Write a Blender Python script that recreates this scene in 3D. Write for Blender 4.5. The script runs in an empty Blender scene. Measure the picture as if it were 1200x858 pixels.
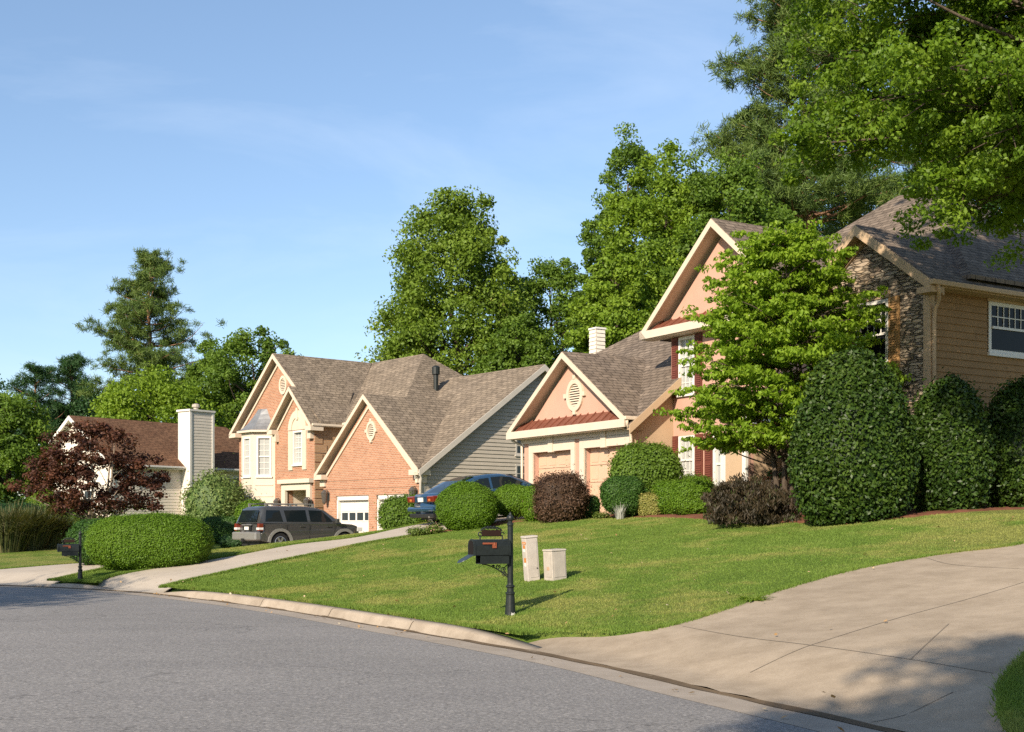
import bpy, bmesh, math, random
import numpy as np
from mathutils import Vector, Matrix
R = math.radians
PI = math.pi
scene = bpy.context.scene
COL = scene.collection

# ------------------------------------------------------------------ camera
F_PX, HOR, CAM_H = 1450.0, 612.0, 1.6          # focal length and eye level surveyed from the photograph (1200 px wide)
cd = bpy.data.cameras.new("camera")
cam = bpy.data.objects.new("camera", cd)
COL.objects.link(cam)
cam.location = (0, 0, CAM_H)
cam.rotation_euler = (R(90), 0, 0)
cd.sensor_width = 36
cd.lens = F_PX / 1200 * 36
cd.shift_y = (HOR - 429) / 1200
cd.clip_end = 2000
scene.camera = cam
scene.render.resolution_x, scene.render.resolution_y = 1024, 732

def px2x(px, D): return (px - 600) / F_PX * D
def py2z(py, D): return CAM_H + (HOR - py) / F_PX * D

# ------------------------------------------------------------------ materials
class NT:
    def __init__(self, name):
        self.m = bpy.data.materials.new(name); self.m.use_nodes = True
        self.t = self.m.node_tree; self.n = self.t.nodes; self.l = self.t.links
        self.n.clear()
        self.out = self.n.new('ShaderNodeOutputMaterial')
    def add(self, typ, **kw):
        nd = self.n.new('ShaderNode' + typ)
        for k, v in kw.items(): setattr(nd, k, v)
        return nd
    def link(self, a, b): self.l.new(a, b)
    def coord(self, which='Object', scale=None):
        c = self.add('TexCoord')
        o = c.outputs[which]
        if scale is not None:
            mp = self.add('Mapping'); mp.inputs['Scale'].default_value = scale if hasattr(scale, '__len__') else (scale,) * 3
            self.link(o, mp.inputs['Vector']); o = mp.outputs['Vector']
        return o
    def noise(self, vec, scale, detail=4, rough=.6):
        n = self.add('TexNoise'); n.inputs['Scale'].default_value = scale; n.inputs['Detail'].default_value = detail
        n.inputs['Roughness'].default_value = rough
        self.link(vec, n.inputs['Vector']); return n.outputs['Fac']
    def ramp(self, fac, stops):
        r = self.add('ValToRGB'); e = r.color_ramp.elements
        while len(e) < len(stops): e.new(.5)
        for i, (p, c) in enumerate(stops):
            e[i].position = p; e[i].color = (*c, 1) if len(c) == 3 else c
        self.link(fac, r.inputs['Fac']); return r.outputs['Color']
    def mix(self, fac, a, b, mode='MIX'):
        m = self.add('Mix', data_type='RGBA', blend_type=mode)
        for s, v in ((m.inputs['Factor'], fac), (m.inputs['A'], a), (m.inputs['B'], b)):
            if hasattr(v, 'is_output'): self.link(v, s)
            elif isinstance(v, (int, float)): s.default_value = v
            else: s.default_value = (*v, 1)
        return m.outputs['Result']
    def bump(self, h, strength=.3, dist=.02, normal=None):
        b = self.add('Bump'); b.inputs['Strength'].default_value = strength; b.inputs['Distance'].default_value = dist
        self.link(h, b.inputs['Height'])
        if normal is not None: self.link(normal, b.inputs['Normal'])
        return b.outputs['Normal']
    def principled(self, color, rough=.8, spec=.3, metal=0, normal=None, coat=0):
        p = self.add('BsdfPrincipled')
        for s, v in ((p.inputs['Base Color'], color), (p.inputs['Roughness'], rough)):
            if hasattr(v, 'is_output'): self.link(v, s)
            elif isinstance(v, (int, float)): s.default_value = v
            else: s.default_value = (*v, 1)
        p.inputs['Specular IOR Level'].default_value = spec
        p.inputs['Metallic'].default_value = metal
        p.inputs['Coat Weight'].default_value = coat
        p.inputs['Coat Roughness'].default_value = .04
        if normal is not None: self.link(normal, p.inputs['Normal'])
        return p
    def done(self, sh):
        self.link(sh.outputs[0], self.out.inputs['Surface']); return self.m

KA = .87
def mul(c, k): return tuple(min(1, x * k) for x in c)

def m_plain(name, c, rough=.7, spec=.3, metal=0, coat=0, var=.12, scale=3, bump=0):
    c = mul(c, KA); n = NT(name); v = n.coord('Object')
    f = n.noise(v, scale, 5)
    col = n.ramp(f, [(.3, mul(c, 1 - var)), (.7, mul(c, 1 + var))])
    nm = None
    if bump: nm = n.bump(n.noise(v, 60, 3), bump, .01)
    return n.done(n.principled(col, rough, spec, metal, nm, coat))

def m_brick(name, c1, c2, mortar, bw=.21, rh=.075, ms=.011, var=(.5, 1.2), rough=.9):
    c1, c2, mortar = mul(c1, KA), mul(c2, KA), mul(mortar, KA); n = NT(name); uv = n.coord('UV')
    b = n.add('TexBrick'); b.offset = .5
    b.inputs['Scale'].default_value = 1; b.inputs['Brick Width'].default_value = bw; b.inputs['Row Height'].default_value = rh
    b.inputs['Mortar Size'].default_value = ms; b.inputs['Mortar Smooth'].default_value = .2
    b.inputs['Color1'].default_value = (*c1, 1); b.inputs['Color2'].default_value = (*c2, 1); b.inputs['Mortar'].default_value = (*mortar, 1)
    n.link(uv, b.inputs['Vector'])
    f = n.noise(uv, 1.3, 5)
    k = n.ramp(f, [(.25, (var[0],) * 3), (.75, (var[1],) * 3)])
    col = n.mix(.35, b.outputs['Color'], k, 'MULTIPLY')
    f2 = n.noise(uv, 40, 2)
    col = n.mix(.25, col, n.ramp(f2, [(.3, (.6,) * 3), (.7, (1.3,) * 3)]), 'MULTIPLY')
    inv = n.add('Math', operation='SUBTRACT'); inv.inputs[0].default_value = 1; n.link(b.outputs['Fac'], inv.inputs[1])
    nm = n.bump(inv.outputs[0], .5, .01)
    return n.done(n.principled(col, rough, .2, 0, nm))

def m_shingle(name, c1, c2, streak=.35):
    c1, c2 = mul(c1, KA), mul(c2, KA); n = NT(name); uv = n.coord('UV')
    b = n.add('TexBrick'); b.offset = .37; b.offset_frequency = 2
    b.inputs['Scale'].default_value = 1; b.inputs['Brick Width'].default_value = .36; b.inputs['Row Height'].default_value = .18
    b.inputs['Mortar Size'].default_value = .02; b.inputs['Mortar Smooth'].default_value = .5
    b.inputs['Color1'].default_value = (*c1, 1); b.inputs['Color2'].default_value = (*c2, 1); b.inputs['Mortar'].default_value = (*mul(c1, .38), 1)
    n.link(uv, b.inputs['Vector'])
    v2 = n.add('TexVoronoi'); v2.inputs['Scale'].default_value = 1
    mp = n.add('Mapping'); mp.inputs['Scale'].default_value = (4.5, 7, 1); n.link(uv, mp.inputs['Vector']); n.link(mp.outputs['Vector'], v2.inputs['Vector'])
    k2 = n.ramp(v2.outputs['Color'], [(0, (.62,) * 3), (1, (1.25,) * 3)])
    col = n.mix(.8, b.outputs['Color'], k2, 'MULTIPLY')
    mp2 = n.add('Mapping'); mp2.inputs['Scale'].default_value = (.9, .16, 1); n.link(uv, mp2.inputs['Vector'])
    f = n.noise(mp2.outputs['Vector'], 1.6, 4)
    col = n.mix(streak, col, n.ramp(f, [(.3, (.55, .55, .58)), (.7, (1.2, 1.18, 1.12))]), 'MULTIPLY')
    f3 = n.noise(uv, 70, 2)
    col = n.mix(.4, col, n.ramp(f3, [(.3, (.6,) * 3), (.7, (1.35,) * 3)]), 'MULTIPLY')
    nm = n.bump(b.outputs['Fac'], -.6, .015)
    return n.done(n.principled(col, .95, .15, 0, nm))

def m_stucco(name, c):
    c = mul(c, KA); n = NT(name); v = n.coord('Object')
    f = n.noise(v, .8, 6)
    col = n.ramp(f, [(.3, mul(c, .9)), (.7, mul(c, 1.06))])
    f2 = n.noise(v, 45, 4)
    col = n.mix(.25, col, n.ramp(f2, [(.35, (.75,) * 3), (.65, (1.15,) * 3)]), 'MULTIPLY')
    return n.done(n.principled(col, .95, .1, 0, n.bump(f2, .35, .008)))

def m_foliage(name, stops, trans=.3, rough=.55, spec=.25):
    """leaf colour runs along the per-leaf value; part of the light passes through the leaf"""
    n = NT(name)
    a = n.add('Attribute', attribute_name='leaf_tone')
    col = n.ramp(a.outputs['Fac'], stops)
    p = n.principled(col, rough, spec)
    t = n.add('BsdfTranslucent')
    tc = n.mix(1, col, (1.5, 1.45, .6), 'MULTIPLY')
    n.link(tc, t.inputs['Color'])
    mx = n.add('MixShader'); mx.inputs[0].default_value = trans
    n.link(p.outputs[0], mx.inputs[1]); n.link(t.outputs[0], mx.inputs[2])
    n.link(mx.outputs[0], n.out.inputs['Surface'])
    return n.m

def m_grass(name, blades=False):
    n = NT(name); g = n.add('NewGeometry'); v = g.outputs['Position']
    big = n.noise(v, .16, 4, .55); mid = n.noise(v, .9, 5, .65); fine = n.noise(v, 14, 3, .7)
    base = n.ramp(mid, [(.25, (.104, .172, .028)), (.5, (.138, .210, .037)), (.75, (.178, .242, .052))])
    dry = n.ramp(fine, [(.3, (.29, .25, .085)), (.7, (.38, .33, .125))])
    sm = n.add('Math', operation='MULTIPLY_ADD'); n.link(mid, sm.inputs[0]); sm.inputs[1].default_value = .75; n.link(big, sm.inputs[2])
    fac = n.ramp(sm.outputs[0], [(.86, (0, 0, 0)), (1.12, (.48, .48, .48))])
    col = n.mix(fac, base, dry)
    if blades:
        a = n.add('Attribute', attribute_name='leaf_tone')
        k = n.ramp(a.outputs['Fac'], [(0, (.94, .95, .9)), (.6, (1.06, 1.06, 1)), (.95, (1.12, 1.1, 1)), (1, (1.25, 1.18, 1.1))])
        col = n.mix(1, col, k, 'MULTIPLY')
        p = n.principled(col, .6, .2)
        t = n.add('BsdfTranslucent'); n.link(n.mix(1, col, (1.3, 1.3, .7), 'MULTIPLY'), t.inputs['Color'])
        mx = n.add('MixShader'); mx.inputs[0].default_value = .3
        n.link(p.outputs[0], mx.inputs[1]); n.link(t.outputs[0], mx.inputs[2]); n.link(mx.outputs[0], n.out.inputs['Surface'])
        return n.m
    k = n.ramp(fine, [(.3, (.6, .62, .5)), (.7, (1.25, 1.22, 1.1))])
    col = n.mix(.8, col, k, 'MULTIPLY')
    f3 = n.noise(v, 55, 3, .7)
    col = n.mix(.6, col, n.ramp(f3, [(.3, (.55,) * 3), (.7, (1.35,) * 3)]), 'MULTIPLY')
    return n.done(n.principled(col, .95, .1, 0, n.bump(f3, 1, .04)))

def m_asphalt():
    n = NT("asphalt"); g = n.add('NewGeometry'); v = g.outputs['Position']
    big = n.noise(v, .22, 5, .6); vo = n.add('TexVoronoi'); vo.inputs['Scale'].default_value = 48; n.link(v, vo.inputs['Vector'])
    fine = n.noise(v, 24, 6, .8)
    base = n.ramp(big, [(.3, (.188, .180, .173)), (.7, (.238, .227, .218))])
    col = n.mix(.55, base, n.ramp(vo.outputs['Color'], [(0, (.5, .5, .5)), (.7, (1.1, 1.1, 1.1)), (1, (1.9, 1.85, 1.75))]), 'MULTIPLY')
    col = n.mix(.8, col, n.ramp(fine, [(.32, (.5,) * 3), (.68, (1.48,) * 3)]), 'MULTIPLY')
    # stretched wheel-path wear and faint stains
    mp = n.add('Mapping'); mp.inputs['Rotation'].default_value = (0, 0, R(-63)); mp.inputs['Scale'].default_value = (.05, .9, 1); n.link(v, mp.inputs['Vector'])
    st = n.noise(mp.outputs['Vector'], 1.2, 4)
    col = n.mix(.5, col, n.ramp(st, [(.3, (.86, .85, .85)), (.7, (1.1, 1.09, 1.06))]), 'MULTIPLY')
    cr = n.add('TexVoronoi', feature='DISTANCE_TO_EDGE'); cr.inputs['Scale'].default_value = .35
    wv = n.add('Vectorial') if False else None
    ns = n.add('TexNoise'); ns.inputs['Scale'].default_value = 1.1; ns.inputs['Detail'].default_value = 6; n.link(v, ns.inputs['Vector'])
    ad = n.add('VectorMath', operation='MULTIPLY_ADD'); n.link(ns.outputs['Color'], ad.inputs[0]); ad.inputs[1].default_value = (1.6, 1.6, 0); n.link(v, ad.inputs[2])
    n.link(ad.outputs[0], cr.inputs['Vector'])
    msk = n.ramp(n.noise(v, .3, 2), [(.47, (0, 0, 0)), (.53, (1, 1, 1))])
    ck = n.ramp(cr.outputs['Distance'], [(0, (.4,) * 3), (.007, (1,) * 3)])
    col = n.mix(n.mix(1, msk, (.6, .6, .6), 'MULTIPLY'), col, n.mix(1, col, ck, 'MULTIPLY'))
    return n.done(n.principled(col, .85, .3, 0, n.bump(fine, .6, .012)))

def m_concrete(name, c, dirt=.3, ax=None):
    c = mul(c, KA); n = NT(name); g = n.add('NewGeometry'); v = g.outputs['Position']
    big = n.noise(v, .35, 5, .65); mid = n.noise(v, 2.3, 5, .7); fine = n.noise(v, 60, 4, .7)
    col = n.ramp(big, [(.28, mul(c, .84)), (.72, mul(c, 1.07))])
    col = n.mix(dirt, col, n.ramp(mid, [(.33, (.62, .58, .52)), (.62, (1.08, 1.07, 1.05))]), 'MULTIPLY')
    col = n.mix(.45, col, n.ramp(fine, [(.3, (.7,) * 3), (.7, (1.22,) * 3)]), 'MULTIPLY')
    return n.done(n.principled(col, .9, .2, 0, n.bump(fine, .3, .006)))

def m_glass(name, c=(.02, .028, .034), rough=.04, spec=.3):
    n = NT(name); v = n.coord('Object')
    nm = n.bump(n.noise(v, 1.4, 2), .06, .05)
    return n.done(n.principled(c, rough, spec, 0, nm))

def m_stone():
    n = NT("ledger_stone"); uv = n.coord('UV')
    ns = n.add('TexNoise'); ns.inputs['Scale'].default_value = 3; ns.inputs['Detail'].default_value = 3; n.link(uv, ns.inputs['Vector'])
    ad = n.add('VectorMath', operation='MULTIPLY_ADD'); n.link(ns.outputs['Color'], ad.inputs[0]); ad.inputs[1].default_value = (.12, .035, 0); n.link(uv, ad.inputs[2])
    mp = n.add('Mapping'); mp.inputs['Scale'].default_value = (3.4, 15, 1); n.link(ad.outputs[0], mp.inputs['Vector'])
    vo = n.add('TexVoronoi'); vo.inputs['Scale'].default_value = 1; vo.distance = 'CHEBYCHEV'; n.link(mp.outputs[0], vo.inputs['Vector'])
    ve = n.add('TexVoronoi', feature='DISTANCE_TO_EDGE'); ve.inputs['Scale'].default_value = 1; n.link(mp.outputs[0], ve.inputs['Vector'])
    sp = n.add('SeparateColor'); n.link(vo.outputs['Color'], sp.inputs[0])
    col = n.ramp(sp.outputs[0], [(0, (.20, .155, .115)), (.35, (.35, .28, .205)), (.65, (.48, .39, .285)), (.85, (.50, .36, .225)), (1, (.29, .26, .225))])
    col = n.mix(.5, col, n.ramp(n.noise(uv, 30, 4), [(.3, (.6,) * 3), (.7, (1.3,) * 3)]), 'MULTIPLY')
    gap = n.ramp(ve.outputs['Distance'], [(.0, (.16,) * 3), (.14, (1,) * 3)])
    col = n.mix(1, col, gap, 'MULTIPLY')
    h = n.mix(.5, gap, vo.outputs['Color'])
    return n.done(n.principled(col, .9, .2, 0, n.bump(h, 1, .05)))

def m_bark(name, c1, c2):
    n = NT(name); v = n.coord('Object', (6, 6, 1.3))
    f = n.noise(v, 2.2, 6, .7)
    col = n.ramp(f, [(.32, c1), (.68, c2)])
    return n.done(n.principled(col, .95, .1, 0, n.bump(f, 1, .05)))

M = {}
M['grass'] = m_grass("lawn_grass"); M['blades'] = m_grass("grass_blades", True)
M['asphalt'] = m_asphalt()
M['drive'] = m_concrete("driveway_concrete", (.405, .33, .245), .5)
M['drive_pale'] = m_concrete("driveway_pale", (.50, .435, .355), .2)
M['kerb'] = m_concrete("kerb_concrete", (.40, .335, .262), .55)
M['gutter'] = m_concrete("gutter_concrete", (.40, .345, .285), .4)
M['joint'] = m_concrete('joint_sand', (.25, .21, .165), .4)
M['dirt'] = m_concrete("gutter_dirt", (.13, .095, .06), .6)
M['mulch'] = m_concrete("mulch", (.20, .085, .05), .9)
M['brick'] = m_brick("brick", (.35, .14, .075), (.47, .22, .125), (.47, .36, .265), var=(.55, 1.25))
M['brick_pale'] = m_brick("brick_pale", (.37, .155, .085), (.48, .235, .135), (.48, .37, .275), var=(.6, 1.2))
M['quoin'] = m_brick("quoin_brick", (.36, .20, .10), (.42, .24, .12), (.40, .30, .2), .21, .075)
M['shingle'] = m_shingle("shingle_grey_brown", (.215, .172, .128), (.295, .237, .178))
M['shingle_dark'] = m_shingle("shingle_weathered", (.18, .142, .11), (.245, .195, .153), .5)
M['shingle_brown'] = m_shingle("shingle_brown", (.16, .085, .05), (.21, .118, .07))
M['cream'] = m_plain("cream_paint", (.63, .53, .41), .6, .3, var=.05)
M['white'] = m_plain("white_paint", (.72, .69, .63), .5, .35, var=.04)
M['offwhite'] = m_plain("offwhite_paint", (.635, .545, .435), .6, .3, var=.05)
M['pink'] = m_stucco("salmon_stucco", (.57, .34, .255))
M['tan'] = m_stucco("tan_stucco_and_shade", (.52, .375, .24))  # tan of the trim; on the garage side wall it paints in shade
M['door_pink'] = m_plain("garage_door_paint", (.60, .40, .275), .55, .3, var=.04)
M['siding_grey'] = m_plain("grey_siding", (.42, .375, .31), .7, .2, var=.06)
M['siding_white'] = m_plain("white_siding", (.72, .65, .555), .7, .2, var=.06)
M['siding_brown'] = m_plain("brown_siding", (.30, .178, .08), .75, .2, var=.10)
M['grey_trim'] = m_plain("grey_trim", (.50, .46, .40), .6, .3, var=.05)
M['copper'] = m_plain("red_metal_roof", (.25, .095, .06), .45, .5, .3, var=.15)
M['lead'] = m_plain("bay_metal_roof", (.24, .245, .25), .5, .5, .35, var=.2)
M['shutter'] = m_plain("brown_shutter", (.14, .042, .028), .55, .3, var=.1)
M['shutter_tan'] = m_plain("tan_shutter", (.42, .24, .10), .6, .3, var=.1)
M['glass'] = m_glass("window_glass"); M['glass_pale'] = m_glass("window_blind_glass", (.34, .345, .33), .12)
M['glass_dim_reflection'] = m_glass('dim_reflection_window_glass', (.012, .014, .015), .08, .12)  # darkened copy of the window glass; dim tree reflections put into colour and gloss
M['stone'] = m_stone()
M['dark'] = m_plain("void_shade", (.015, .013, .012), .9, .1)  # near-black that paints the shade inside vents and the open mailbox
M['iron'] = m_plain("black_cast_iron", (.015, .019, .018), .45, .3, var=.25, scale=14, bump=.15)
M['bronze'] = m_plain("brown_plate", (.025, .011, .007), .6, .2)
M['flag'] = m_plain("faded_red_flag", (.24, .065, .03), .6, .3)
M['ped'] = m_plain("weathered_plastic", (.47, .42, .37), .7, .2, var=.12, scale=6)
M['ped2'] = m_plain("weathered_grey_box", (.44, .39, .335), .75, .2, var=.12, scale=6)
M['orange'] = m_plain("orange_sticker", (.55, .20, .045), .6, .2)
M['paper'] = m_plain("sticker_paper", (.72, .68, .62), .6, .2)
M['lamp'] = m_plain("pewter_lamp", (.14, .125, .11), .4, .5, .5)
M['suv'] = m_plain("grey_green_car_paint", (.088, .089, .083), .28, .5, .5, .8, var=.05)
M['silver'] = m_plain("silver_trim", (.34, .33, .31), .35, .5, .5, var=.05)
M['blue'] = m_plain("blue_car_paint", (.03, .085, .165), .26, .5, .45, .9, var=.05)
M['carglass'] = m_glass("car_glass", (.008, .012, .014), .02)
M['tyre'] = m_plain("tyre_rubber", (.018, .018, .018), .85, .2)
M['rim'] = m_plain("alloy_rim", (.45, .45, .44), .3, .5, .8)
M['red'] = m_plain("red_tail_lens", (.17, .025, .012), .15, .6, 0, .5)
M['clear'] = m_plain("clear_lens", (.72, .70, .66), .15, .6, 0, .5)
M['amber'] = m_plain("amber_lens", (.55, .18, .04), .15, .6, 0, .5)
M['black'] = m_plain("black_plastic", (.02, .02, .02), .5, .4)
M['bark'] = m_bark("oak_bark", (.05, .038, .028), (.13, .10, .075))
M['bark_pine'] = m_bark("pine_bark", (.13, .07, .042), (.30, .18, .115))
M['bark_pale'] = m_bark("pale_bark", (.16, .125, .095), (.33, .27, .21))
M['pot'] = m_plain("clay_pot", (.45, .30, .2), .8, .2)
def G(*c): return c
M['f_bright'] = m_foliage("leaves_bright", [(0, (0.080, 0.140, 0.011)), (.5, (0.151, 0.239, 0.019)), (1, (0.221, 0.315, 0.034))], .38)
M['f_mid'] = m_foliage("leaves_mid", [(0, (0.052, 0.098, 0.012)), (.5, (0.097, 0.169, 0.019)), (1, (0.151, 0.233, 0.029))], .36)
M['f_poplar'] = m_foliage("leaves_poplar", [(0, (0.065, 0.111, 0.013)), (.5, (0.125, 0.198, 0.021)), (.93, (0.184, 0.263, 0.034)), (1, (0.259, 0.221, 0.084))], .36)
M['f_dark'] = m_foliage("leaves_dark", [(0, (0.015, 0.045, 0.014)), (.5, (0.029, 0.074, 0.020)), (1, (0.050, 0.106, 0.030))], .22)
M['f_pine'] = m_foliage("needles", [(0, (0.044, 0.077, 0.019)), (.5, (0.086, 0.138, 0.029)), (.9, (0.134, 0.187, 0.038)), (1, (0.172, 0.152, 0.053))], .2)
M['f_dogwood'] = m_foliage("leaves_dogwood", [(0, (0.108, 0.193, 0.011)), (.5, (0.188, 0.297, 0.021)), (1, (0.259, 0.367, 0.036))], .45)
M['f_near'] = m_foliage("leaves_near", [(0, (0.067, 0.127, 0.010)), (.5, (0.126, 0.212, 0.016)), (1, (0.194, 0.281, 0.032))], .45, .5, .25)
M['f_maple'] = m_foliage("leaves_red_maple", [(0, (.036, .015, .011)), (.5, (.078, .031, .019)), (.85, (.13, .055, .030)), (1, (.19, .075, .042))], .3)
M['f_lace'] = m_foliage("leaves_laceleaf", [(0, (0.016, 0.015, 0.008)), (.4, (0.036, 0.028, 0.014)), (.75, (0.061, 0.043, 0.024)), (1, (0.036, 0.067, 0.012))], .2)
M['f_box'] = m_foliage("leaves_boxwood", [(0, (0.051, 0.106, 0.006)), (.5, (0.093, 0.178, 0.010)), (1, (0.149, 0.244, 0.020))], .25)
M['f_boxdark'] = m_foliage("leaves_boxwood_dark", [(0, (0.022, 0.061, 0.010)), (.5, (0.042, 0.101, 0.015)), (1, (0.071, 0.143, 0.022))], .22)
M['f_holly'] = m_foliage("leaves_holly", [(0, (0.012, 0.030, 0.005)), (.5, (0.029, 0.059, 0.008)), (.9, (0.063, 0.104, 0.014)), (.985, (0.101, 0.143, 0.020)), (1, (0.252, 0.212, 0.070))], .10, .45, .2)
M['f_barberry'] = m_foliage("leaves_barberry", [(0, (.045, .026, .016)), (.5, (.085, .050, .030)), (1, (.14, .075, .04))], .2)
M['f_silver'] = m_foliage("leaves_silver", [(0, (.24, .25, .22)), (1, (.42, .42, .38))], .15)
M['f_varieg'] = m_foliage("leaves_variegated", [(0, (.14, .16, .03)), (.5, (.24, .23, .06)), (1, (.36, .30, .11))], .2)
M['f_pale'] = m_foliage("leaves_pale", [(0, (.07, .12, .03)), (.5, (.13, .19, .05)), (1, (.21, .26, .09))], .25)
M['f_grass'] = m_foliage("leaves_tall_grass", [(0, (.045, .06, .02)), (.5, (.09, .10, .035)), (1, (.17, .15, .07))], .25)
M['f_flower'] = m_foliage("leaves_flower", [(0, (.06, .11, .02)), (.75, (.13, .17, .03)), (.8, (.60, .32, .28)), (1, (.7, .5, .4))], .2)
M['f_fallen'] = m_foliage("fallen_leaf", [(0, (.22, .13, .05)), (.5, (.36, .22, .10)), (.8, (.50, .36, .20)), (1, (.55, .47, .34))], .1)

# ------------------------------------------------------------------ object helpers
def tag(o, label=None, cat=None, group=None, kind=None):
    if label: o['label'] = label
    if cat: o['category'] = cat
    if group: o['group'] = group
    if kind: o['kind'] = kind
    return o

def empty(name, loc, rz=0, label=None, cat=None, group=None):
    o = bpy.data.objects.new(name, None); COL.objects.link(o)
    o.location = loc; o.rotation_euler = (0, 0, rz); o.empty_display_size = .3
    return tag(o, label, cat, group)

def copy_tree(o, parent=None):
    c = o.copy(); COL.objects.link(c)
    if parent is not None: c.parent = parent
    for ch in list(o.children): copy_tree(ch, c)
    return c

class MB:
    """collects faces, links them as one mesh object with metre-scale UVs"""
    def __init__(s): s.v = []; s.f = []; s.off = (0, 0, 0)
    def face(s, pts):
        i = len(s.v); s.v += [tuple(p) for p in pts]; s.f.append(tuple(range(i, i + len(pts))))
    def box(s, x0, x1, y0, y1, z0, z1):
        i = len(s.v)
        s.v += [(x0, y0, z0), (x1, y0, z0), (x1, y1, z0), (x0, y1, z0), (x0, y0, z1), (x1, y0, z1), (x1, y1, z1), (x0, y1, z1)]
        s.f += [tuple(i + k for k in q) for q in ((0, 3, 2, 1), (4, 5, 6, 7), (0, 1, 5, 4), (1, 2, 6, 5), (2, 3, 7, 6), (3, 0, 4, 7))]
    def slab(s, pts, th):
        n = len(pts); i = len(s.v)
        s.v += [tuple(p) for p in pts] + [(p[0], p[1], p[2] - th) for p in pts]
        s.f.append(tuple(range(i, i + n))); s.f.append(tuple(range(i + 2 * n - 1, i + n - 1, -1)))
        for k in range(n): s.f.append((i + k, i + n + k, i + n + (k + 1) % n, i + (k + 1) % n))
    def prism(s, pts, vec):
        n = len(pts); i = len(s.v)
        s.v += [tuple(p) for p in pts] + [(p[0] + vec[0], p[1] + vec[1], p[2] + vec[2]) for p in pts]
        s.f.append(tuple(range(i, i + n))); s.f.append(tuple(range(i + 2 * n - 1, i + n - 1, -1)))
        for k in range(n): s.f.append((i + k, i + n + k, i + n + (k + 1) % n, i + (k + 1) % n))
    def beam(s, p, q, side, w, h):
        """bar from p to q; side = unit vector across; w wide, hangs h below the line"""
        sx, sy = side[0] * w / 2, side[1] * w / 2
        i = len(s.v)
        for a in (p, q):
            s.v += [(a[0] - sx, a[1] - sy, a[2]), (a[0] + sx, a[1] + sy, a[2]), (a[0] + sx, a[1] + sy, a[2] - h), (a[0] - sx, a[1] - sy, a[2] - h)]
        s.f += [tuple(i + k for k in q_) for q_ in ((0, 1, 2, 3), (7, 6, 5, 4), (0, 4, 5, 1), (1, 5, 6, 2), (2, 6, 7, 3), (3, 7, 4, 0))]
    def tube(s, path, rad, n=8, cap=True):
        if not hasattr(rad, '__len__'): rad = [rad] * len(path)
        rings = []
        up = None
        for k, p in enumerate(path):
            p = Vector(p)
            a = Vector(path[max(0, k - 1)]); b = Vector(path[min(len(path) - 1, k + 1)])
            d = (b - a).normalized() if (b - a).length > 1e-9 else Vector((0, 0, 1))
            if up is None:
                up = Vector((1, 0, 0)) if abs(d.z) > .9 else Vector((0, 0, 1))
            x = d.cross(up)
            if x.length < 1e-5: x = d.cross(Vector((0, 1, .01)))
            x.normalize(); y = d.cross(x).normalized(); up = x.cross(d)
            i = len(s.v)
            for j in range(n):
                t = 2 * PI * j / n
                s.v.append(tuple(p + (x * math.cos(t) + y * math.sin(t)) * rad[k]))
            rings.append(i)
        for a, b in zip(rings, rings[1:]):
            for j in range(n): s.f.append((a + j, a + (j + 1) % n, b + (j + 1) % n, b + j))
        if cap:
            s.f.append(tuple(rings[0] + j for j in range(n))[::-1]); s.f.append(tuple(rings[-1] + j for j in range(n)))
    def lathe(s, prof, c=(0, 0, 0), n=16):
        rings = []
        for r, z in prof:
            i = len(s.v)
            for j in range(n):
                t = 2 * PI * j / n; s.v.append((c[0] + r * math.cos(t), c[1] + r * math.sin(t), c[2] + z))
            rings.append(i)
        for a, b in zip(rings, rings[1:]):
            for j in range(n): s.f.append((a + j, a + (j + 1) % n, b + (j + 1) % n, b + j))
        s.f.append(tuple(rings[0] + j for j in range(n))[::-1]); s.f.append(tuple(rings[-1] + j for j in range(n)))
    def build(s, name, mat, parent=None, smooth=False, bevel=0, seg=2, uv=True):
        me = bpy.data.meshes.new(name)
        V = s.v if s.off == (0, 0, 0) else [(p[0] + s.off[0], p[1] + s.off[1], p[2] + s.off[2]) for p in s.v]
        me.from_pydata(V, [], s.f); me.update()
        if bevel:
            bm = bmesh.new(); bm.from_mesh(me)
            bmesh.ops.remove_doubles(bm, verts=bm.verts, dist=1e-5)
            bmesh.ops.recalc_face_normals(bm, faces=bm.faces)
            ed = [e for e in bm.edges if len(e.link_faces) == 2 and e.calc_face_angle(0) > R(25)]
            bmesh.ops.bevel(bm, geom=ed, offset=bevel, segments=seg, affect='EDGES', profile=.5, clamp_overlap=True)
            bm.to_mesh(me); bm.free()
        if smooth:
            me.polygons.foreach_set('use_smooth', [True] * len(me.polygons))
        if uv:
            ul = me.uv_layers.new(name='UVMap'); dat = np.zeros((len(me.loops), 2), np.float32)
            for p in me.polygons:
                nn = p.normal
                if abs(nn.z) > .999: t = Vector((1, 0, 0))
                else: t = Vector((-nn.y, nn.x, 0)).normalized()
                b = nn.cross(t)
                for li in p.loop_indices:
                    co = me.vertices[me.loops[li].vertex_index].co
                    dat[li] = (co.dot(t), co.dot(b))
            ul.data.foreach_set('uv', dat.ravel())
        me.materials.append(mat)
        o = bpy.data.objects.new(name, me); COL.objects.link(o)
        if parent is not None: o.parent = parent
        if smooth and bevel:
            pass
        return o

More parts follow.
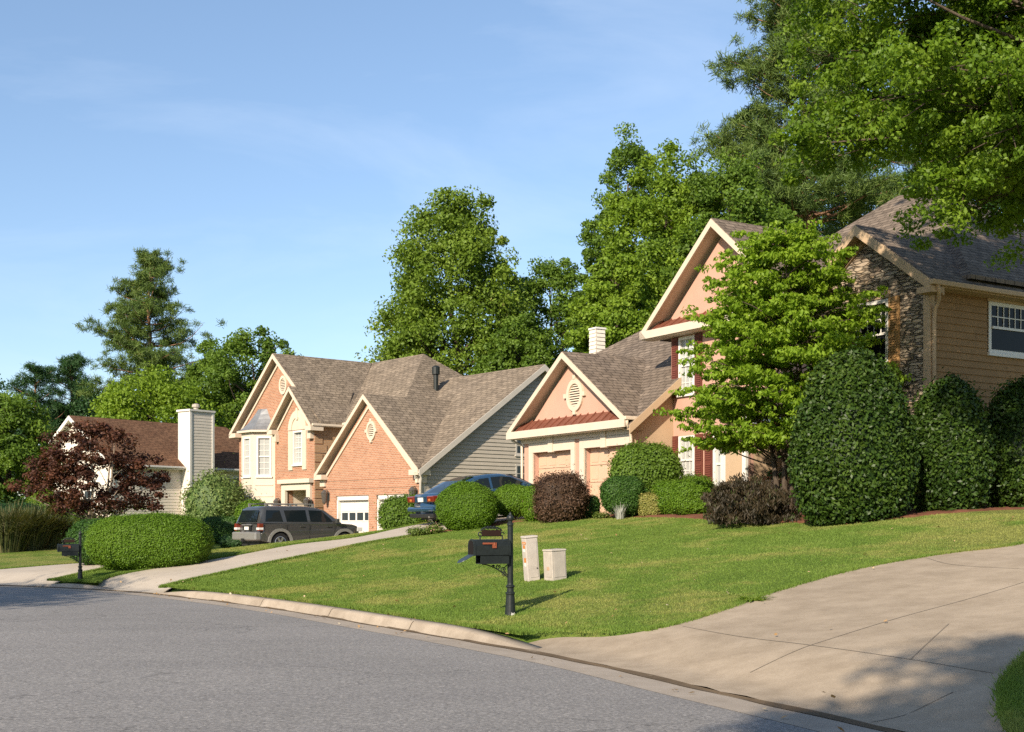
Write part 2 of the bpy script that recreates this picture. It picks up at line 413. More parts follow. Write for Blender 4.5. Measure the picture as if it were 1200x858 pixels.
def np_mesh(name, V, faces_n, idx, mat, tone=None, parent=None, smooth=False):
    """fast mesh from arrays: V (n,3), every face has faces_n corners listed in idx"""
    me = bpy.data.meshes.new(name)
    V = np.asarray(V, np.float32); idx = np.asarray(idx, np.int32).ravel(); nf = len(idx) // faces_n
    me.vertices.add(len(V)); me.vertices.foreach_set('co', V.ravel())
    me.loops.add(len(idx)); me.loops.foreach_set('vertex_index', idx)
    me.polygons.add(nf); me.polygons.foreach_set('loop_start', np.arange(0, nf * faces_n, faces_n, dtype=np.int32))
    try: me.polygons.foreach_set('loop_total', np.full(nf, faces_n, np.int32))
    except Exception: pass
    if tone is not None:
        a = me.attributes.new('leaf_tone', 'FLOAT', 'FACE'); a.data.foreach_set('value', np.asarray(tone, np.float32))
    if smooth: me.polygons.foreach_set('use_smooth', np.ones(nf, bool))
    me.update(calc_edges=True); me.validate()
    me.materials.append(mat)
    o = bpy.data.objects.new(name, me); COL.objects.link(o)
    if parent is not None: o.parent = parent
    return o
# ------------------------------------------------------------------ terrain
CURB = np.array([(26.2, -45.5), (14.5, -17.9), (6.6, .7), (2.77, 9.75), (1.84, 11.8), (.95, 13.85), (-.15, 15.9), (-1.95, 18.9), (-3.95, 22.2),
                 (-6.3, 25.5), (-9.2, 28.8), (-13, 31.3), (-18, 33.3), (-26, 35), (-45, 36.5), (-80, 37)], float)
def catmull(P, step=.2):
    out = []
    Q = np.vstack([2 * P[0] - P[1], P, 2 * P[-1] - P[-2]])
    for i in range(1, len(Q) - 2):
        p0, p1, p2, p3 = Q[i - 1], Q[i], Q[i + 1], Q[i + 2]
        n = max(2, int(np.linalg.norm(p2 - p1) / step))
        d1 = (p2 - p0) / (np.linalg.norm(p2 - p1) + np.linalg.norm(p1 - p0)) * np.linalg.norm(p2 - p1)
        d2 = (p3 - p1) / (np.linalg.norm(p3 - p2) + np.linalg.norm(p2 - p1)) * np.linalg.norm(p2 - p1)
        t = np.linspace(0, 1, n, endpoint=False)[:, None]
        out.append((2 * t**3 - 3 * t**2 + 1) * p1 + (t**3 - 2 * t**2 + t) * d1 + (-2 * t**3 + 3 * t**2) * p2 + (t**3 - t**2) * d2)
    out.append(P[-1:]); return np.vstack(out)
C = catmull(CURB)
seglen = np.linalg.norm(np.diff(C, axis=0), axis=1); S = np.concatenate([[0], np.cumsum(seglen)])
ss = np.arange(0, S[-1], .22)
C = np.stack([np.interp(ss, S, C[:, 0]), np.interp(ss, S, C[:, 1])], 1)
T = np.gradient(C, axis=0); T /= np.linalg.norm(T, axis=1)[:, None]
for _ in range(12): T[1:-1] = (T[:-2] + T[1:-1] * 2 + T[2:]) / 4
T /= np.linalg.norm(T, axis=1)[:, None]
Nn = np.stack([T[:, 1], -T[:, 0]], 1)          # points to the house side

def curb_sd(x, y):
    """signed distance to the kerb line (+ on the house side) and the index along it"""
    x = np.atleast_1d(np.asarray(x, float)); y = np.atleast_1d(np.asarray(y, float))
    d = np.empty(len(x)); k = np.empty(len(x), int)
    for i in range(0, len(x), 4000):
        dx = x[i:i + 4000, None] - C[None, :, 0]; dy = y[i:i + 4000, None] - C[None, :, 1]
        d2 = dx * dx + dy * dy; j = d2.argmin(1); k[i:i + 4000] = j
        r = np.arange(len(j)); sg = dx[r, j] * Nn[j, 0] + dy[r, j] * Nn[j, 1]
        d[i:i + 4000] = np.sqrt(d2[r, j]) * np.sign(sg)
    return d, k
def sstep(a, b, x): t = np.clip((x - a) / (b - a), 0, 1); return t * t * (3 - 2 * t)

FIX = [(-8.5, 47.5, -.28, 3.2), (-5.6, 50, -.12, 3)]       # (x, y, dz, radius) local corrections
def H(x, y):
    x = np.atleast_1d(np.asarray(x, float)); y = np.atleast_1d(np.asarray(y, float))
    d, k = curb_sd(x, y)
    f = np.where(d < 11, .132 * (d - .5), 1.386 + .5 * (1 - np.exp(-(d - 11) / 3.8)))
    f = np.clip(f, 0, None)
    q = (x + 9) * .6 - (y - 31) * .8
    A = .33 + .67 * sstep(-8.5, -1.2, q)
    z = .15 + A * f + .012 * np.clip(d - 25, 0, 80)
    und = .03 * np.sin(x * .7 + 1.3) * np.sin(y * .55) * sstep(2, 6, d) * (1 - sstep(14, 20, d))
    z = z + und
    for fx, fy, dz, r in FIX: z = z + dz * np.exp(-((x - fx)**2 + (y - fy)**2) / (2 * r * r))
    opp = .15 + .03 * np.clip(-d - 9, 0, 60)
    return np.where(d > 0, z, np.where(d < -8.4, opp, 0.0))
def h1(x, y): return float(H(x, y)[0])

def ground_at(px, py):
    """where the line of sight through a surveyed image point first meets the ground"""
    D = np.arange(7, 120, .05)
    x = px2x(px, D); z = py2z(py, D); g = H(x, D)
    i = np.argmax(z <= g)
    return float(x[i]), float(D[i]), float(g[i])

def inpoly(x, y, P):
    P = np.asarray(P); n = len(P); r = np.zeros(len(x), bool); j = n - 1
    for i in range(n):
        c = ((P[i, 1] > y) != (P[j, 1] > y)) & (x < (P[j, 0] - P[i, 0]) * (y - P[i, 1]) / (P[j, 1] - P[i, 1] + 1e-12) + P[i, 0])
        r ^= c; j = i
    return r

def g2(px, py): a = ground_at(px, py); return (a[0], a[1])

# driveway outlines: left edge and right edge polylines, street end first
DR_RIGHT_L = [(-.05, 15.85)] + [g2(*p) for p in ((640, 741), (720, 742), (780, 736), (850, 715), (900, 697), (1000, 669), (1100, 651), (1198, 638))] + [(13.5, 25.2), (18.5, 29)]
DR_RIGHT_R = [(3.42, 8.2), (3.62, 8.9), (3.85, 9.6), (4.25, 10.5), (5.1, 11.7), (6.4, 13.0), (8.2, 14.5), (11, 16.4), (15, 19.6), (19, 22.8), (22.5, 25.5)]
DR_PINK_R = [(-7.75, 27.2), g2(200, 685.5), g2(255, 673), g2(306, 661.8), g2(380, 647), g2(452, 633), (-1.2, 35.4), (1.4, 35.9), (3.2, 37.1)]
DR_PINK_L = [(-9.9, 29.4), g2(120, 678), g2(153, 671.5), g2(215, 661), g2(276, 651.5), g2(345, 638.5), (-4.6, 35.6), (-3.2, 38.0), (-1.6, 40.2), (.0, 42.4)]
DR_BRICK_R = [(-11.7, 30.6), (-11.2, 31.7), (-10.2, 34.0), (-9.3, 37.0), (-8.4, 40.5), (-7.3, 44.0), (-5.6, 47.3), (-3.9, 50.0)]
DR_BRICK_L = [(-17.5, 33.2), (-15.6, 33.7), (-13.6, 35.2), (-12.6, 38), (-12.0, 41.5), (-11.4, 45.6), (-10.4, 50.5), (-8.6, 55.8)]
def resample(P, n):
    P = np.asarray(P, float); s = np.concatenate([[0], np.cumsum(np.linalg.norm(np.diff(P, axis=0), axis=1))])
    C_ = catmull(P, .1); sc = np.concatenate([[0], np.cumsum(np.linalg.norm(np.diff(C_, axis=0), axis=1))])
    t = np.linspace(0, sc[-1], n); return np.stack([np.interp(t, sc, C_[:, 0]), np.interp(t, sc, C_[:, 1])], 1)
0 and print('PINK', [tuple(round(v,2) for v in p) for p in DR_PINK_R], [tuple(round(v,2) for v in p) for p in DR_PINK_L])
DRIVES = {}
def drive(name, L, Rr, mat, label, n=140, m=26):
    a = resample(L, n); b = resample(Rr, n)
    w = np.linspace(0, 1, m)[None, :, None]
    P = a[:, None] * (1 - w) + b[:, None] * w
    x, y = P[..., 0].ravel(), P[..., 1].ravel()
    # street end follows the kerb line
    d, k = curb_sd(x, y)
    mv = d < .02
    x = np.where(mv, x + (0.02 - d) * Nn[k, 0], x); y = np.where(mv, y + (.02 - d) * Nn[k, 1], y); d = np.maximum(d, .02)
    z = H(x, y) + .012 - .15 * (1 - sstep(0, 1.7, d))
    V = np.stack([x, y, z], 1)
    i, j = np.meshgrid(np.arange(n - 1), np.arange(m - 1), indexing='ij'); q = (i * m + j).ravel()
    o = np_mesh(name, V, 4, np.stack([q, q + 1, q + m + 1, q + m], 1), mat, smooth=True)
    tag(o, label, None, None, 'structure')
    DRIVES[name] = np.vstack([a, b[::-1]])
    DRIVES[name + '_ab'] = (a, b)
    return o
def drive_z(x, y):
    d, k = curb_sd(x, y); return H(x, y) + .012 - .15 * (1 - sstep(0, 1.7, d))
drive('driveway', DR_RIGHT_L, DR_RIGHT_R, M['drive'], 'wide concrete driveway sloping up beside the stone gable house')
drive('driveway', DR_PINK_L, DR_PINK_R, M['drive_pale'], 'pale concrete driveway rising to the salmon garage')
DRIVES['pink'] = DRIVES['driveway']; 
_a = resample(DR_RIGHT_L, 140); _b = resample(DR_RIGHT_R, 140); DRIVES['right'] = np.vstack([_a, _b[::-1]]); RAB = (_a, _b)
drive('driveway', DR_BRICK_L, DR_BRICK_R, M['drive_pale'], 'pale concrete driveway leading to the brick house')
DRIVES['brick'] = DRIVES['driveway']; 
POLYS = [DRIVES['right'], DRIVES['pink'], DRIVES['brick']]
# saw-cut joints of the wide driveway
jm = MB()
a, b = RAB
def joint(P):
    P = np.asarray(P); t = np.gradient(P, axis=0); t /= np.linalg.norm(t, axis=1)[:, None]; nn = np.stack([-t[:, 1], t[:, 0]], 1) * .006
    l, r = P + nn, P - nn; zl = drive_z(l[:, 0], l[:, 1]) + .004; zr = drive_z(r[:, 0], r[:, 1]) + .004
    for i in range(len(P) - 1):
        jm.face([(*l[i], zl[i]), (*r[i], zr[i]), (*r[i + 1], zr[i + 1]), (*l[i + 1], zl[i + 1])])
for line in (((879, 779), (950, 758), (1060, 724), (1130, 705), (1200, 684)), ((800, 736), (870, 748), (950, 758), (1067, 775), (1165, 792)), ((1067, 775), (1112, 733)), ((1021, 827), (1117, 806)), ((1085, 655), (1117, 663), (1200, 668)), ((1200, 684), (1230, 676))):
    joint(resample([g2(*p) for p in line], 40))
jo = jm.build('driveway_joints', M['joint'], uv=False); tag(jo, 'dark control joints cut into the wide driveway', None, None, 'structure')

# kerb height along the road: dropped where a driveway meets it
CT = C.copy()
def mask_along():
    m = np.zeros(len(C))
    for P, e in ((DR_RIGHT_L, DR_RIGHT_R), (DR_PINK_R, DR_PINK_L), (DR_BRICK_R, DR_BRICK_L)):
        k0 = curb_sd(P[0][0], P[0][1])[1][0]; k1 = curb_sd(e[0][0], e[0][1])[1][0]
        m[min(k0, k1):max(k0, k1) + 1] = 1
    for _ in range(26): m[1:-1] = (m[:-2] + m[1:-1] + m[2:]) / 3
    return m
DROP = mask_along()
def strip(name, profile_fn, mat, label, kind='structure', smooth=True):
    rows = [profile_fn(i) for i in range(len(C))]; m = len(rows[0])
    V = np.array(rows).reshape(-1, 3); n = len(C)
    i, j = np.meshgrid(np.arange(n - 1), np.arange(m - 1), indexing='ij'); q = (i * m + j).ravel()
    o = np_mesh(name, V, 4, np.stack([q, q + 1, q + m + 1, q + m], 1), mat, smooth=smooth)
    return tag(o, label, None, None, kind)
def off(i, d, z): return (C[i, 0] + Nn[i, 0] * d, C[i, 1] + Nn[i, 1] * d, z)
strip('road', lambda i: [off(i, d, .012 * min(1, max(0, 4 - abs(d + 4.2)) / 4) ) for d in (-8.1, -6, -4.2, -2.4, -1, -.38)], M['asphalt'], 'worn grey asphalt street curving away')
strip('gutter', lambda i: [off(i, d, z) for d, z in ((-.52, .004), (-.25, .0), (-.03, -.004))], M['gutter'], 'pale concrete gutter pan along the street')
strip('gutter_dirt', lambda i: [off(i, -.05 + .02 * math.sin(i * .9) * math.sin(i * .23), .0025), off(i, -.02, .003), off(i, .03 + .03 * math.sin(i * .53), .017)], M['dirt'], 'dark dirt line lying along the gutter seam')
def kerb_prof(i):
    h = .145 * (1 - DROP[i]) - .03 * DROP[i]
    return [off(i, -.03, -.006), off(i, .02, .02 * (1 - DROP[i]) - .03 * DROP[i]), off(i, .07, h * .78), off(i, .10, h * .95), off(i, .15, h), off(i, .30, h + .004), off(i, .31, h - .1)]
strip('kerb', kerb_prof, M['kerb'], 'weathered concrete kerb edging the lawns', smooth=False)
kj = MB()
for i in range(120, len(C) - 150, 14):
    if DROP[i] > .02: continue
    P = [off(i, d, z) for d, z in ((-.035, .006), (.016, .028), (.066, .119), (.098, .143), (.15, .151), (.30, .153))]
    t = T[i] * .006
    for p, q in zip(P, P[1:]): kj.face([(p[0] - t[0], p[1] - t[1], p[2]), (p[0] + t[0], p[1] + t[1], p[2]), (q[0] + t[0], q[1] + t[1], q[2]), (q[0] - t[0], q[1] - t[1], q[2])])
tag(kj.build('kerb_joints', M['dirt'], uv=False), 'thin dark joints across the kerb', None, None, 'structure')

# ground sheet on the house side, in kerb coordinates so that its edge follows the kerb
dd = np.concatenate([np.arange(.285, 2, .14), np.arange(2, 16, .25), np.arange(16, 30, .8), np.arange(30, 60, 4), [60, 80, 110, 150, 220, 320, 450]])
II = np.unique(np.concatenate([np.arange(0, len(C), 4), np.arange(150, len(C) - 250, 1)])); II = II[II < len(C)]
gx = C[II, 0][:, None] + Nn[II, 0][:, None] * dd[None]; gy = C[II, 1][:, None] + Nn[II, 1][:, None] * dd[None]
fx, fy = gx.ravel(), gy.ravel()
# heights straight from the kerb coordinates
z = H(fx, fy)
ins = np.zeros(len(fx), bool)
for P in POLYS: ins |= inpoly(fx, fy, P)
kk = np.repeat(np.arange(len(II)), len(dd)); near = np.tile(dd, len(II))
z = np.where(ins, z - .10 - .2 * (1 - sstep(.3, 1.5, near)), z - .0)
dk_ = DROP[II][kk]; z = z - .16 * dk_ * (1 - sstep(.4, 1.3, near)) * ~ins
z = np.where(near < .3, np.where(ins | (dk_ > .55), -.2, .135 - .16 * dk_), z)
m = len(dd); n = len(II)
i, j = np.meshgrid(np.arange(n - 1), np.arange(m - 1), indexing='ij'); q = (i * m + j).ravel()
tag(np_mesh('ground', np.stack([fx, fy, z], 1), 4, np.stack([q, q + m, q + m + 1, q + 1], 1), M['grass'], smooth=True), 'mown green lawn rising from the kerb to the houses', None, None, 'structure')
dd2 = np.array([-8.15, -8.3, -8.6, -9, -10, -12, -15, -20, -30, -50, -90, -200])
J2 = np.arange(0, len(C), 6)
gx = C[J2, 0][:, None] + Nn[J2, 0][:, None] * dd2[None]; gy = C[J2, 1][:, None] + Nn[J2, 1][:, None] * dd2[None]
zz = np.where(dd2 > -8.2, 0.0, .15 + .03 * np.clip(-dd2 - 9, 0, 60))[None].repeat(len(J2), 0)
m2 = len(dd2)
i, j = np.meshgrid(np.arange(len(J2) - 1), np.arange(m2 - 1), indexing='ij'); q = (i * m2 + j).ravel()
tag(np_mesh('verge', np.stack([gx.ravel(), gy.ravel(), zz.ravel()], 1), 4, np.stack([q, q + 1, q + m2 + 1, q + m2], 1), M['grass']), 'grass verge across the street', None, None, 'structure')

# mulch beds (chips lying on the bed are one mass)
BEDS = []
def bed(name, P, label):
    P = np.asarray(P, float); BEDS.append(P)
    lo, hi = P.min(0), P.max(0); st = .16
    X, Y = np.meshgrid(np.arange(lo[0] - st, hi[0] + st, st), np.arange(lo[1] - st, hi[1] + st, st), indexing='ij')
    i_ = inpoly(X.ravel(), Y.ravel(), P).reshape(X.shape)
    rng = np.random.default_rng(3)
    Z = H(X.ravel(), Y.ravel()).reshape(X.shape) + .03 + rng.uniform(-.02, .025, X.shape)
    Z = np.where(i_, Z, Z - .09)
    n_, m_ = X.shape
    i, j = np.meshgrid(np.arange(n_ - 1), np.arange(m_ - 1), indexing='ij'); q = (i * m_ + j).ravel()
    keep = (i_[:-1, :-1] | i_[1:, :-1] | i_[:-1, 1:] | i_[1:, 1:]).ravel(); q = q[keep]
    o = np_mesh(name, np.stack([X.ravel(), Y.ravel(), Z.ravel()], 1), 4, np.stack([q, q + m_, q + m_ + 1, q + 1], 1), M['mulch'])
    tag(o, label, None, None, 'stuff')
near_edge = [g2(*p) for p in ((506, 625), (540, 619), (580, 613), (640, 608), (700, 606), (780, 606.5), (830, 609.5), (870, 614))] + [(px2x(925, 27.6), 27.6), (px2x(1000, 25.7), 25.7), (px2x(1080, 25.7), 25.7), (px2x(1150, 26.3), 26.3), (px2x(1215, 26.8), 26.8)]
bed('mulch', near_edge + [(15, 27.5), (12.5, 30), (9.2, 29.5), (7.2, 33), (5.2, 37.3), (3.5, 36.6), (1.2, 36.2), (-.8, 34.9)], 'reddish mulch bed under the foundation shrubs')

def on_lawn(x, y):
    r = np.ones(len(x), bool)
    for P in POLYS + BEDS: r &= ~inpoly(x, y, P)
    return r

# grass blades over the lawn in view
rng = np.random.default_rng(5)
def blades(n, s_rng, d_rng, hgt, wid, seed):
    rng = np.random.default_rng(seed)
    s = rng.uniform(*s_rng, n); k = np.clip((s / .22).astype(int), 0, len(C) - 1); d = d_rng[0] + (d_rng[1] - d_rng[0]) * rng.uniform(0, 1, n)**1.25
    fr = (s / .22 - k)[:, None]
    b = C[k] * (1 - fr) + C[np.minimum(k + 1, len(C) - 1)] * fr
    x = b[:, 0] + Nn[k, 0] * d; y = b[:, 1] + Nn[k, 1] * d
    vis = (y > 7) & (np.abs(x) < y * .45 + 1); x, y = x[vis], y[vis]
    ok = on_lawn(x, y); x, y = x[ok], y[ok]; n = len(x)
    z = H(x, y) - .01
    dist = np.hypot(x, y)
    hh = hgt * rng.uniform(.5, 1.3, n); ww = wid * rng.uniform(.7, 1.3, n) * (.6 + dist / 30)
    th = rng.uniform(0, PI, n); dx, dy = np.cos(th) * ww / 2, np.sin(th) * ww / 2
    lx, ly = rng.normal(0, .4, n) * hh, rng.normal(0, .4, n) * hh
    V = np.stack([np.stack([x - dx, y - dy, z], 1), np.stack([x + dx, y + dy, z], 1), np.stack([x + lx, y + ly, z + hh], 1)], 1).reshape(-1, 3)
    return V, rng.uniform(0, 1, n)
s_at = lambda x, y: curb_sd(x, y)[1][0] * .22
Va, ta = blades(520000, (s_at(3.4, 8.5), s_at(-14, 32)), (.27, 13), .032, .013, 7)
Vb, tb = blades(60000, (s_at(3.4, 8.5), s_at(-14, 32)), (.27, .5), .06, .014, 8)   # ragged edge along the kerb
# ragged edges along the driveways
def edge_blades(P, n, seed):
    rng = np.random.default_rng(seed); P = np.asarray(P); k = rng.integers(0, len(P) - 1, n); f = rng.uniform(0, 1, (n, 1))
    p = P[k] * (1 - f) + P[k + 1] * f; t = P[k + 1] - P[k]; nn = np.stack([-t[:, 1], t[:, 0]], 1) / (np.linalg.norm(t, axis=1)[:, None] + 1e-9)
    p = p + nn * rng.normal(0, .035, (n, 1)); x, y = p[:, 0], p[:, 1]
    z = H(x, y) - .02; hh = .065 * rng.uniform(.5, 1.3, n); ww = .016 * (.6 + np.hypot(x, y) / 30)
    th = rng.uniform(0, PI, n); dx, dy = np.cos(th) * ww / 2, np.sin(th) * ww / 2; lx, ly = rng.normal(0, .5, n) * hh, rng.normal(0, .5, n) * hh
    V = np.stack([np.stack([x - dx, y - dy, z], 1), np.stack([x + dx, y + dy, z], 1), np.stack([x + lx, y + ly, z + hh], 1)], 1).reshape(-1, 3)
    return V, rng.uniform(0, .8, n)
parts = [(Va, ta), (Vb, tb)]
for q_, P in enumerate((resample(DR_RIGHT_L, 140)[12:], resample(DR_RIGHT_R, 140)[1:60], resample(DR_PINK_R, 140)[4:120], resample(DR_PINK_L, 140)[4:110], resample(DR_BRICK_R, 140)[3:110], resample(DR_BRICK_L, 140)[3:90])):
    parts.append(edge_blades(P, 26000, 20 + q_))
V = np.vstack([p[0] for p in parts]); tn = np.concatenate([p[1] for p in parts])
tag(np_mesh('grass', V, 3, np.arange(len(V)), M['blades'], tn), 'short lawn grass blades with dry yellow patches', None, None, 'stuff')
# fallen leaves
n = 210
k = rng.integers(int(s_at(3.4, 8.5) / .22), int(s_at(-11, 30) / .22), n); d = rng.uniform(.3, 13, n)
x = C[k, 0] + Nn[k, 0] * d; y = C[k, 1] + Nn[k, 1] * d
x2 = rng.uniform(-6, 4, 60); 
dg = rng.uniform(-.5, .25, 70); kg = rng.integers(int(s_at(3.4, 8.5) / .22), int(s_at(-8, 28) / .22), 70)
x = np.concatenate([x, C[kg, 0] + Nn[kg, 0] * dg]); y = np.concatenate([y, C[kg, 1] + Nn[kg, 1] * dg])
okd = np.array([(not inpoly(np.array([a_]), np.array([b_]), POLYS[0])[0]) or random.Random(i).random() < .12 for i, (a_, b_) in enumerate(zip(x, y))])
x, y = x[okd], y[okd]; n = len(x)
dk = curb_sd(x, y)[0]
z = np.where(dk < .3, np.where(dk > .05, .16, .02), H(x, y) + .045)
s_ = rng.uniform(.018, .04, n); th = rng.uniform(0, 2 * PI, n)
cx, sx = np.cos(th) * s_, np.sin(th) * s_
tz = rng.normal(0, .35, (n, 2)) * s_[:, None]
V = np.stack([np.stack([x - cx, y - sx, z + tz[:, 0]], 1), np.stack([x + sx * .6, y - cx * .6, z + tz[:, 1]], 1), np.stack([x + cx, y + sx, z - tz[:, 0]], 1), np.stack([x - sx * .6, y + cx * .6, z - tz[:, 1] * .5 + .01], 1)], 1).reshape(-1, 3)
tag(np_mesh('fallen_leaves', V, 4, np.arange(len(V)), M['f_fallen'], rng.uniform(0, 1, n)), 'dry tan leaves scattered over lawn and gutter', None, None, 'stuff')
# ------------------------------------------------------------------ houses
class House:
    def __init__(s, name, x, y, zg, rz, label):
        s.zg = zg; s.root = empty(name, (x, y, zg), rz, label, 'house')
    def mb(s): m = MB(); m.off = (0, 0, -s.zg); return m
    def put(s, name, mb, mat, parent=None, **k): return mb.build(name, mat, parent or s.root, **k)

def wall_grid(mb, fn, s0, s1, z0, z1, openings, th):
    """wall sheet with real openings; fn(s, z, depth) -> point"""
    xs = sorted({s0, s1, *[v for o in openings for v in o[:2]]}); zs = sorted({z0, z1, *[v for o in openings for v in o[2:]]})
    def solid(i, j):
        if i < 0 or j < 0 or i >= len(xs) - 1 or j >= len(zs) - 1: return False
        cx, cz = (xs[i] + xs[i + 1]) / 2, (zs[j] + zs[j + 1]) / 2
        return not any(o[0] < cx < o[1] and o[2] < cz < o[3] for o in openings)
    for i in range(len(xs) - 1):
        for j in range(len(zs) - 1):
            if not solid(i, j): continue
            a, b, c, d = xs[i], xs[i + 1], zs[j], zs[j + 1]
            mb.face([fn(a, c, 0), fn(b, c, 0), fn(b, d, 0), fn(a, d, 0)])
            mb.face([fn(a, c, th), fn(a, d, th), fn(b, d, th), fn(b, c, th)])
            if not solid(i - 1, j): mb.face([fn(a, c, 0), fn(a, d, 0), fn(a, d, th), fn(a, c, th)])
            if not solid(i + 1, j): mb.face([fn(b, c, 0), fn(b, c, th), fn(b, d, th), fn(b, d, 0)])
            if not solid(i, j - 1): mb.face([fn(a, c, 0), fn(a, c, th), fn(b, c, th), fn(b, c, 0)])
            if not solid(i, j + 1): mb.face([fn(a, d, 0), fn(b, d, 0), fn(b, d, th), fn(a, d, th)])
def FA(b0): return lambda s, z, d: (s, b0 + d, z)          # a front wall in the plane b = b0
def FS(a0): return lambda s, z, d: (a0 - d, s, z)          # a side wall facing +a in the plane a = a0
def FB(fn, x0, x1, z0, z1, d0, d1, mb):
    P = [fn(x, z, d) for d in (d0, d1) for x, z in ((x0, z0), (x1, z0), (x1, z1), (x0, z1))]
    i = len(mb.v); mb.v += P
    mb.f += [tuple(i + k for k in q) for q in ((0, 1, 2, 3), (7, 6, 5, 4), (0, 4, 5, 1), (1, 5, 6, 2), (2, 6, 7, 3), (3, 7, 4, 0))]

def window(h, fn, s0, s1, z0, z1, cols=2, rows=4, fw=.07, glass='glass', depth=.09, sill=True, split=True, frame='white', grille=True):
    """double hung window set in an opening: frame > pane, sash bars, sill"""
    m = h.mb()
    FB(fn, s0, s0 + fw, z0, z1, -.03, depth, m); FB(fn, s1 - fw, s1, z0, z1, -.03, depth, m)
    FB(fn, s0 + fw, s1 - fw, z1 - fw, z1, -.03, depth, m); FB(fn, s0 + fw, s1 - fw, z0, z0 + fw, -.03, depth, m)
    w = h.put('window', m, M[frame])
    p = h.mb(); FB(fn, s0 + fw, s1 - fw, z0 + fw, z1 - fw, depth - .03, depth + .01, p); h.put('pane', p, M[glass], w)
    b = h.mb()
    zm = (z0 + z1) / 2
    if split: FB(fn, s0 + fw, s1 - fw, zm - .03, zm + .03, depth - .075, depth - .034, b)
    if grille:
        for i in range(1, cols):
            x = s0 + fw + (s1 - s0 - 2 * fw) * i / cols; FB(fn, x - .012, x + .012, zm if grille == 'upper' else z0 + fw, z1 - fw, depth - .05, depth - .036, b)
        for j in range(1, rows):
            if (split and abs(j * 2 - rows) < 1e-6) or (grille == 'upper' and j * 2 < rows): continue
            z = z0 + fw + (z1 - z0 - 2 * fw) * j / rows; FB(fn, s0 + fw, s1 - fw, z - .012, z + .012, depth - .0505, depth - .0365, b)
    if b.f: h.put('sash', b, M[frame], w)
    if sill:
        t = h.mb(); FB(fn, s0 - .05, s1 + .05, z0 - .07, z0 - .002, -.08, depth, t); h.put('sill', t, M[frame], w)
    return w

def lapped(mb, fn, s_of, z0, z1, course=.155, lap=.028):
    """clapboards: every course leans out at its lower edge; s_of(z) -> (s0, s1)"""
    z = z0
    while z < z1 - 1e-4:
        zt = min(z + course, z1)
        a0, a1 = s_of(z); b0, b1 = s_of(zt)
        if a1 - a0 > .02:
            mb.face([fn(a0, z, -lap), fn(a1, z, -lap), fn(b1, zt, 0), fn(b0, zt, 0)])
            mb.face([fn(a0, z, 0), fn(a1, z, 0), fn(a1, z, -lap), fn(a0, z, -lap)])
        z = zt

def gable(h, mat, al, am, ar, ze, za, b0, b1, th=.09, fascia='cream', fh=.2, name='roof', rake=True, ze_r=None, sof=True, bv=None, cut=None):
    """two roof slopes over a front gable with a painted rake board and soffit"""
    zr = ze if ze_r is None else ze_r
    r = h.mb()
    r.slab([(al, b0, ze), (am, b0, za), (am, b1, za), (al, b1, ze)], th)
    bv = b1 if bv is None else bv
    r.slab([(am, b0, za), (ar, b0, zr), (ar, bv, zr), (am, b1, za)], th)
    o = h.put(name, r, M[mat])
    if sof:
        f = h.mb(); e = th + .004
        f.slab([(al + .01, b0 + .03, ze - e), (am, b0 + .03, za - e), (am, b1, za - e), (al + .01, b1, ze - e)], .03)
        if cut is None: f.slab([(am, b0 + .03, za - e), (ar - .01, b0 + .03, zr - e), (ar - .01, bv, zr - e), (am, b1, za - e)], .03)
        else: f.slab([(am, b0 + .03, za - e), (cut[0], b0 + .03, cut[1] - e), (cut[0], b0 + .3, cut[1] - e), (am, b0 + .3, za - e)], .03)
        h.put('soffit', f, M[fascia], o)
    if rake:
        t = h.mb()
        for p, q in (((al, ze), (am, za)), ((am, za), cut or (ar, zr))):
            t.prism([(p[0], b0 - .03, p[1] - .03), (q[0], b0 - .03, q[1] - .03), (q[0], b0 - .03, q[1] - .03 - fh), (p[0], b0 - .03, p[1] - .03 - fh)], (0, .058, 0))
        h.put('rake_board', t, M[fascia], o)
    return o

def gutter(h, p, q, mat='cream', w=.12, hgt=.11):
    m = h.mb(); d = Vector((q[0] - p[0], q[1] - p[1])); d.normalize(); m.beam(p, q, (-d.y, d.x), w, hgt)
    return h.put('gutter', m, M[mat], bevel=.02)
def downspout(h, path, mat='cream', r=.045):
    m = h.mb(); m.tube(path, r, 8); return h.put('downspout', m, M[mat], smooth=True)

